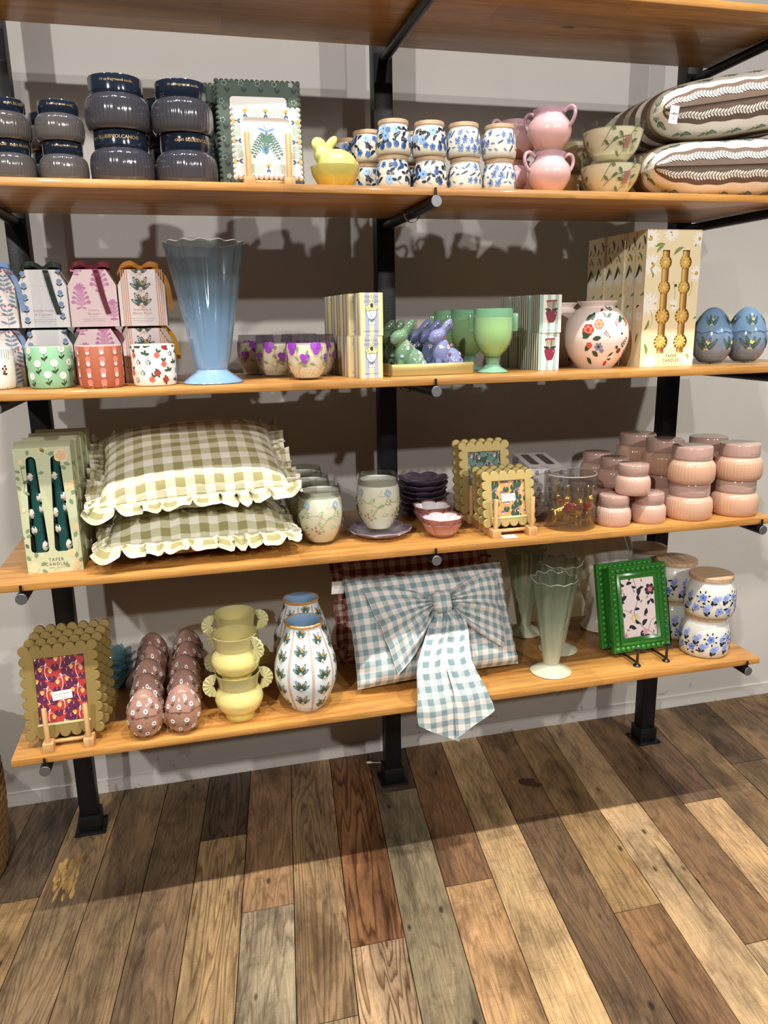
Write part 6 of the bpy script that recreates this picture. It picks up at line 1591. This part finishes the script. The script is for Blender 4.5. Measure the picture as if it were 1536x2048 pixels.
tail(1, [kw+Vector((.014, -.006, -.012)), kw+Vector((.034, -.026, -.055)), Vector((.070, -.618, Z1+.10)), Vector((.088, -.649, Z1+.03)), Vector((.096, -.659, Z1-.01)), Vector((.1, -.662, Z1-.03))], lambda f: .032+.07*min(1, f*1.25)**.9, .062, -.0, 2.0)
o = swing_tag(tb, (-.243, .142, -.005), (0, 0, 0), .034, .036, [(-.018, .02)]); o.rotation_euler = (-Mrot.x+.1, 0, -.05)
# --- green ribbed pedestal vases
zgrad('pedestal_glass', [(0, '#d9d9bd', .92), (.02, '#cfd2b8', .8), (.08, '#c3c9b2', .5), (.17, '#c3ccbc', .2), (.27, '#cdd6ca', .05)], rough=.12, coat=.4, tint='#e0e6da')
g = 'pale green fluted pedestal vases'
t = thing('pedestal_vase', 'pale green fluted glass vase on a round foot, front one of three', 'vase', (.362, -.552, Z1), 0, g)
f2 = fl(10, .055, .03, .25)
pr = smoothprof([(.021, .024), (.0225, .03), (.031, .085), (.041, .15), (.0515, .22), (.059, .262), (.061, .268)], 6)
MB().lathe([(0, .024)]+pr+[(.059, .268)]+[(r-.0022, z) for r, z in reversed(pr[3:-1])]+[(0, .034)], 'pedestal_glass', 120, rfn=lambda r, z, a: (f2(r, z, a), z+(.0032*math.cos(10*a) if z > .255 else 0))).tube([(.06*(1+.055*math.cos(10*a))*math.cos(a), .06*(1+.055*math.cos(10*a))*math.sin(a), .2682+.0032*math.cos(10*a)) for a in [i*PI/70 for i in range(140)]], .0013, 'rim_glass', 6, closed=True).obj('vase_body', t)
MB().lathe([(0, 0), (.054, 0), (.0565, .0022), (.055, .0045), (.035, .014), (.022, .022), (.021, .0245), (0, .0245)], 'pedestal_glass', 64).obj('foot', t)
dup(t, (.446, -.425, Z1), 'pale green fluted pedestal vase, middle one partly behind the front one', rz=.4)
dup(t, (.405, -.275, Z1), 'pale green fluted pedestal vase in the shade at the back, nearest the bow cushion', rz=.9)
# --- white swirl vase
plain('swirl_white', '#d6cdc4', rough=.25, coat=.3)
t = thing('swirl_vase', 'tall white swirled ceramic vase in the shade behind the green frames', 'vase', (.645, -.306, Z1))
pr = smoothprof([(.05, 0), (.056, .004), (.05, .012), (.036, .03), (.034, .05), (.048, .1), (.066, .17), (.079, .235), (.078, .28), (.06, .325), (.035, .35), (.034, .36), (.042, .372)], 5)
MB().lathe([(0, 0)]+pr+[(.04, .372), (.03, .355), (0, .34)], 'swirl_white', 144, rfn=lambda r, z, a: r*(1+.1*max(0, min(1, (z-.05)/.05, (.35-z)/.05))*abs(math.cos(6*a+z*14)))).obj('vase_body', t)
# --- green beaded frames and their wire easel
plain('green_lacquer', '#2f7a2c', rough=.22, coat=.5)
plain('black_wire', '#0d0d0e', rough=.3, coat=.3)
plain('print_blush', '#eedfe0', rough=.5)
FW, FH = .186, .246
hole = (-.0545, .0545, .05, .196)
NVY = C('#1e2436'); FP = C('#e0a9bd'); FR_ = C('#b03a55'); FY_ = C('#e6cf9a'); FG = C('#8a8a7a')
def botanical():
    o = stroke(FG, [(-.01, .19), (-.004, .17), (.002, .15), (-.006, .13), (-.014, .115), (-.01, .095)], .0016)+stroke(FG, [(-.054, .125), (-.035, .12), (-.02, .112)], .0012)+stroke(FG, [(-.006, .09), (.01, .075), (.03, .062), (.04, .05)], .0014)+stroke(FG, [(.02, .068), (.03, .09), (.05, .1)], .0012)
    for x, z, a, L in ((-.03, .178, .2, .016), (-.034, .176, 2.6, .014), (-.022, .186, .9, .013), (-.004, .17, 2.8, .013), (.004, .164, .4, .013), (.0, .15, 1.2, .022), (.004, .138, 2.0, .016), (-.012, .118, .1, .014), (-.045, .14, .7, .02), (-.05, .136, .1, .014), (-.044, .116, -1.2, .014), (.02, .12, -2.0, .018), (.024, .126, 1.0, .013), (.03, .14, -.9, .016), (.045, .12, 1.2, .015), (-.01, .075, 2.5, .018), (-.03, .078, .3, .014), (.006, .08, .8, .02), (.0, .086, 2.4, .016), (.036, .08, .2, .014), (.05, .1, 1.3, .016), (.014, .056, 2.2, .018), (.0, .055, .9, .02), (.01, .052, .3, .016), (-.05, .188, -1.2, .016), (.04, .19, .4, .012), (.03, .152, 2.6, .012)): o += leaf(NVY, L, L*.5, x, z, a, .002)
    o += T(flower(NVY, .014, 6)+flower(FR_, .0085, 5, 0, 0, .4)+flower(FP, .005, 5)+disc(C('#c62f3f'), .002), .032, .162)+T(flower(FY_, .012, 6, 0, 0, 0, .4)+flower(C('#f3e6c8'), .006, 5), -.012, .1)
    for x, z in ((-.045, .165), (-.04, .062), (.012, .066), (.045, .075), (.05, .056), (-.05, .052)): o += flower(FP, .0085, 7, x, z, x*60, .55)+flower(C('#d4869f'), .004, 5, x, z)
    for i in range(14): o += disc(FP, .0014, -.05+.0077*i, .055+.008*math.sin(i*1.7), 6)+leaf(FG, .009, .004, -.05+.0077*i, .06+.125*((i*37) % 100)/100, i)
    return o
def beadframe(label, loc, rz, full=True):
    t = thing('beaded_frame', label, 'picture frame', loc, rz, 'green beaded frames'); t.rotation_euler = (-math.radians(13), 0, rz)
    mb = MB(); R0 = [(-FW/2, FW/2, 0, FH)]
    def rectloop(m): return [(-FW/2+m, m), (FW/2-m, m), (FW/2-m, FH-m), (-FW/2+m, FH-m)]
    def bridge(m0, y0, m1, y1):
        a, b = rectloop(m0), rectloop(m1); vs = [(x, y0, z) for x, z in a]+[(x, y1, z) for x, z in b]
        mb.add(vs, [(i, (i+1) % 4, 4+(i+1) % 4, 4+i) for i in range(4)], 'green_lacquer')
    st = [(0, .017), (0, .003), (.001, .002), (.0195, .002), (.0205, -.003), (.026, -.006), (.030, -.003), (.0305, .0015), (.034, .0035), (.0385, .006)]
    for (a, y0), (b, y1) in zip(st, st[1:]): bridge(a, y0, b, y1)
    bridge(.0385, .006, .0395, .009)
    mb.add([(x, .017, z) for x, z in rectloop(0)], [(3, 2, 1, 0)], 'green_lacquer')
    r = .0078
    def bead(x, z):
        P = [[(x+r*math.cos(a)*math.cos(b), .002-r*.95*math.sin(b), z+r*math.sin(a)*math.cos(b)) for b in [k*PI/2/5 for k in range(6)]] for a in [2*PI*i/14 for i in range(14)]]
        mb.grid(P, 'green_lacquer', closeu=True)
    nx, nz = 10, 14
    for i in range(nx+1):
        for z in (.0105, FH-.0105): bead(-FW/2+.0105+(FW-.021)*i/nx, z)
    for k in range(1, nz):
        for x in (-FW/2+.0105, FW/2-.0105): bead(x, .0105+(FH-.021)*k/nz)
    mb.obj('frame', t, 50)
    if full:
        x0, x1, z0, z1 = -FW/2+.0385, FW/2-.0385, .0385, FH-.0385
        pm = MB().add([(x0, .0075, z0), (x1, .0075, z0), (x1, .0075, z1), (x0, .0075, z1)], [(0, 1, 2, 3)], 'print_blush')
        pm.decal(planeS(.0075), clip(T(botanical(), 0, -.033, 1.26), x0, x1, z0, z1), .0002); pm.obj('print', t)
    return t
beadframe('bright green beaded frame with flowering vine print, front one on a black wire easel', (.664, -.528, Z1+.014), .05)
beadframe('second bright green beaded frame, its left edge showing behind the front one', (.647, -.488, Z1+.014), .06, False)
t = thing('wire_easel', 'black metal easel with knobbed feet holding the green beaded frames', 'easel', (.648, -.55, Z1), .05)
for i, x in enumerate((-.045, .05)):
    mb = MB(); mb.lathe([(0, 0), (.0105, 0), (.011, .002), (.009, .0045), (.0042, .007), (.0038, .04), (.006, .044), (.0115, .0465), (.0118, .0485), (.009, .0505), (0, .051)], 'black_wire', 24, cx=x, cy=-.038)
    mb.obj('knobbed_foot', t)
    MB().tube(smooth3([(x, -.038, .009), (x, .0, .0095), (x, .09, .0055), (x, .12, .006)], 3), .0036, 'black_wire', 10).obj('rail', t)
    MB().tube([(x, .118, .006), (x*.7, .135, .09), (x*.45, .145, .16)], .0034, 'black_wire', 10).obj('back_rod', t)
# --- blossom jars with wooden lids
def lattice(R, hb):
    o = []; h = PI*R; LSHADE = C('#c2c0b4')  # white lattice drawn darker, its shadow lines put into the paint colour
    for k in range(-6, 7):
        u = k*.05
        o += stroke(LSHADE, [(u+.031*(i/8), .012+.062*(i/8)) for i in range(9)], .0016)+stroke(LSHADE, [(u-.031*(i/8), .012+.062*(i/8)) for i in range(9)], .0016)
    return [(m, p) for m, p in o if all(abs(q[0]) < h for q in p)]
BL1 = C('#8295d8'); BL2 = C('#6a86d6'); BL3 = C('#9aaee8'); NVL = C('#12172e')
def bloom(n_):
    st = stroke(NVL, [(0, -.014), (0, -.002)], .0009)
    if n_ == 0: o = flower(BL2, .008, 5, 0, .002, 0, .35, NVL, .2)+[q for a in range(7) for q in leaf(NVL, .006, .0032, .0095*math.cos(a*.9), .002+.0095*math.sin(a*.9), a*.9)]
    elif n_ == 1: o = flower(BL1, .0068, 6, 0, .002, 0, .35)+flower(BL3, .005, 5, .006, .008)+leaf(NVL, .010, .0042, 0, -.010, .8)+leaf(NVL, .010, .0042, 0, -.010, 2.3)
    else: o = flower(BL1, .0085, 5, 0, 0, 0, .45, C('#5a62a8'), .25)+leaf(NVL, .012, .004, .006, .006, .4)
    return st+o+leaf(NVL, .007, .003, 0, -.012, 2.6)
g = 'blossom jars with wooden lids'
bjs = [T(bloom(q), 0, 0, 1.35) for q in (0, 1, 2, 1)]
a = floraljar('large white jar with blue blossoms, lower jar of the front stack at the right end', (.846, -.548, Z1), .069, .119, bjs, 2, g, 'blossom_jar', .033, .028, .82, .012, .0575, lattice, .8)
b = floraljar('large white jar with blue blossoms, upper jar of the front stack, sunlit lid', (.85, -.551, Z1+.119), .0695, .118, bjs, 6, g, 'blossom_jar', .033, .028, .82, .012, .06, lattice, .8)
for i, (x, y) in enumerate(((.838, -.405), (.83, -.262))):
    for lv, src in ((0, a), (1, b)): dup(src, (x, y, Z1+.119*lv), f'large white blossom jar in the shade, {"upper" if lv else "lower"} one of the {("second", "rear")[i]} stack', rz=1.3+i)
# --- floor: woven basket at the left edge, a dropped plastic spoon
plain('seagrass', '#7a5a35', rough=.75, noise=.35, nscale=60, bump=.4, bscale=150)
t = thing('woven_basket', 'brown braided seagrass basket standing on the floor, cut by the left edge', 'basket', (-1.335, -.30, 0))
mb = MB(); R0 = .185
for k in range(16):
    z = .016+.0262*k; R = R0+.018*math.sin(PI*k/17)
    for ph in (0, PI):
        pts = []
        for i in range(220):
            a = 2*PI*i/220; w_ = a*26+ph+k
            pts.append(((R+.006*math.cos(w_))*math.cos(a), (R+.006*math.cos(w_))*math.sin(a), z+.007*math.sin(w_)))
        mb.tube(pts, .0085, 'seagrass', 7, closed=True)
mb.lathe([(0, .006), (R0-.01, .006)], 'seagrass', 40)
mb.obj('braided_wall', t)
t = thing('plastic_spoon', 'tiny white plastic spoon dropped on the floor beside the middle post', 'spoon', (-.052, -.07, .0005), -.25)
P = []
for i in range(25):
    a = 2*PI*i/24; P.append([(.011*math.cos(a)*k, .007*math.sin(a)*k, .0015+.002*k*k) for k in (0.0, .4, .7, .9, 1)])
mb = MB().grid(P, 'white_card'); mb.box(.0095, .045, -.0016, .0016, .0022, .0036, 'white_card', b=.0004); mb.obj('spoon', t)
# ================================================================ CAMERA, LIGHT
cd = bpy.data.cameras.new('camera'); cam = bpy.data.objects.new('camera', cd); COL.objects.link(cam)
CP = (-.54435, -2.34315, 1.45207); YAW, PIT, ROL = .2409, -.2425, -.0176
cy_, sy_, cp_, sp_ = math.cos(YAW), math.sin(YAW), math.cos(PIT), math.sin(PIT)
fw = Vector((sy_*cp_, cy_*cp_, sp_)); rt = Vector((cy_, -sy_, 0)); up = rt.cross(fw)
R2 = math.cos(ROL)*rt+math.sin(ROL)*up; U2 = -math.sin(ROL)*rt+math.cos(ROL)*up
cam.matrix_world = Matrix(((R2.x, U2.x, -fw.x, CP[0]), (R2.y, U2.y, -fw.y, CP[1]), (R2.z, U2.z, -fw.z, CP[2]), (0, 0, 0, 1)))
cd.sensor_fit = 'VERTICAL'; cd.sensor_height = 36; cd.lens = 1538.0/2048*36; cd.clip_start = .05
sc.camera = cam
def spot(name, loc, target, power, col, radius=.035, cone=70, blend=.6):
    l = bpy.data.lights.new(name, 'SPOT'); l.energy = power; l.color = col; l.shadow_soft_size = radius; l.spot_size = math.radians(cone); l.spot_blend = blend
    o = bpy.data.objects.new(name, l); COL.objects.link(o); o.location = loc
    o.rotation_euler = (Vector(target)-Vector(loc)).to_track_quat('-Z', 'Y').to_euler()
    return o
WARM = (1, .955, .87); NEUT = (1, .965, .91)
for i, (x, p) in enumerate(((-2.0, 265), (-.85, 285), (.3, 320), (1.6, 325))):
    spot('ceiling_spot', (x, -1.66, 4.2), (x*.85, -1.25, .0), p, WARM, .035, 68, .55)
for (loc, tg, p) in (((.75, -5.0, 3.05), (.2, 0, 1.6), 210), ((-2.6, -4.5, 3.3), (-.5, 0, 1.0), 420), ((2.3, -4.6, 3.3), (.7, 0, 1.0), 290)):
    spot('track_spot', loc, tg, p, NEUT, .05, 60, .7)
wd = bpy.data.worlds.new('shop'); sc.world = wd; wd.use_nodes = True
bg = wd.node_tree.nodes['Background']; bg.inputs[0].default_value = (1, .96, .91, 1); bg.inputs[1].default_value = .06
sc.view_settings.view_transform = 'Standard'; sc.view_settings.look = 'None'; sc.view_settings.exposure = 0
sc.cycles.use_denoising = True
sc.cycles.max_bounces = 10; sc.cycles.transparent_max_bounces = 24; sc.cycles.caustics_reflective = False; sc.cycles.caustics_refractive = False
sc.cycles.sample_clamp_indirect = 6
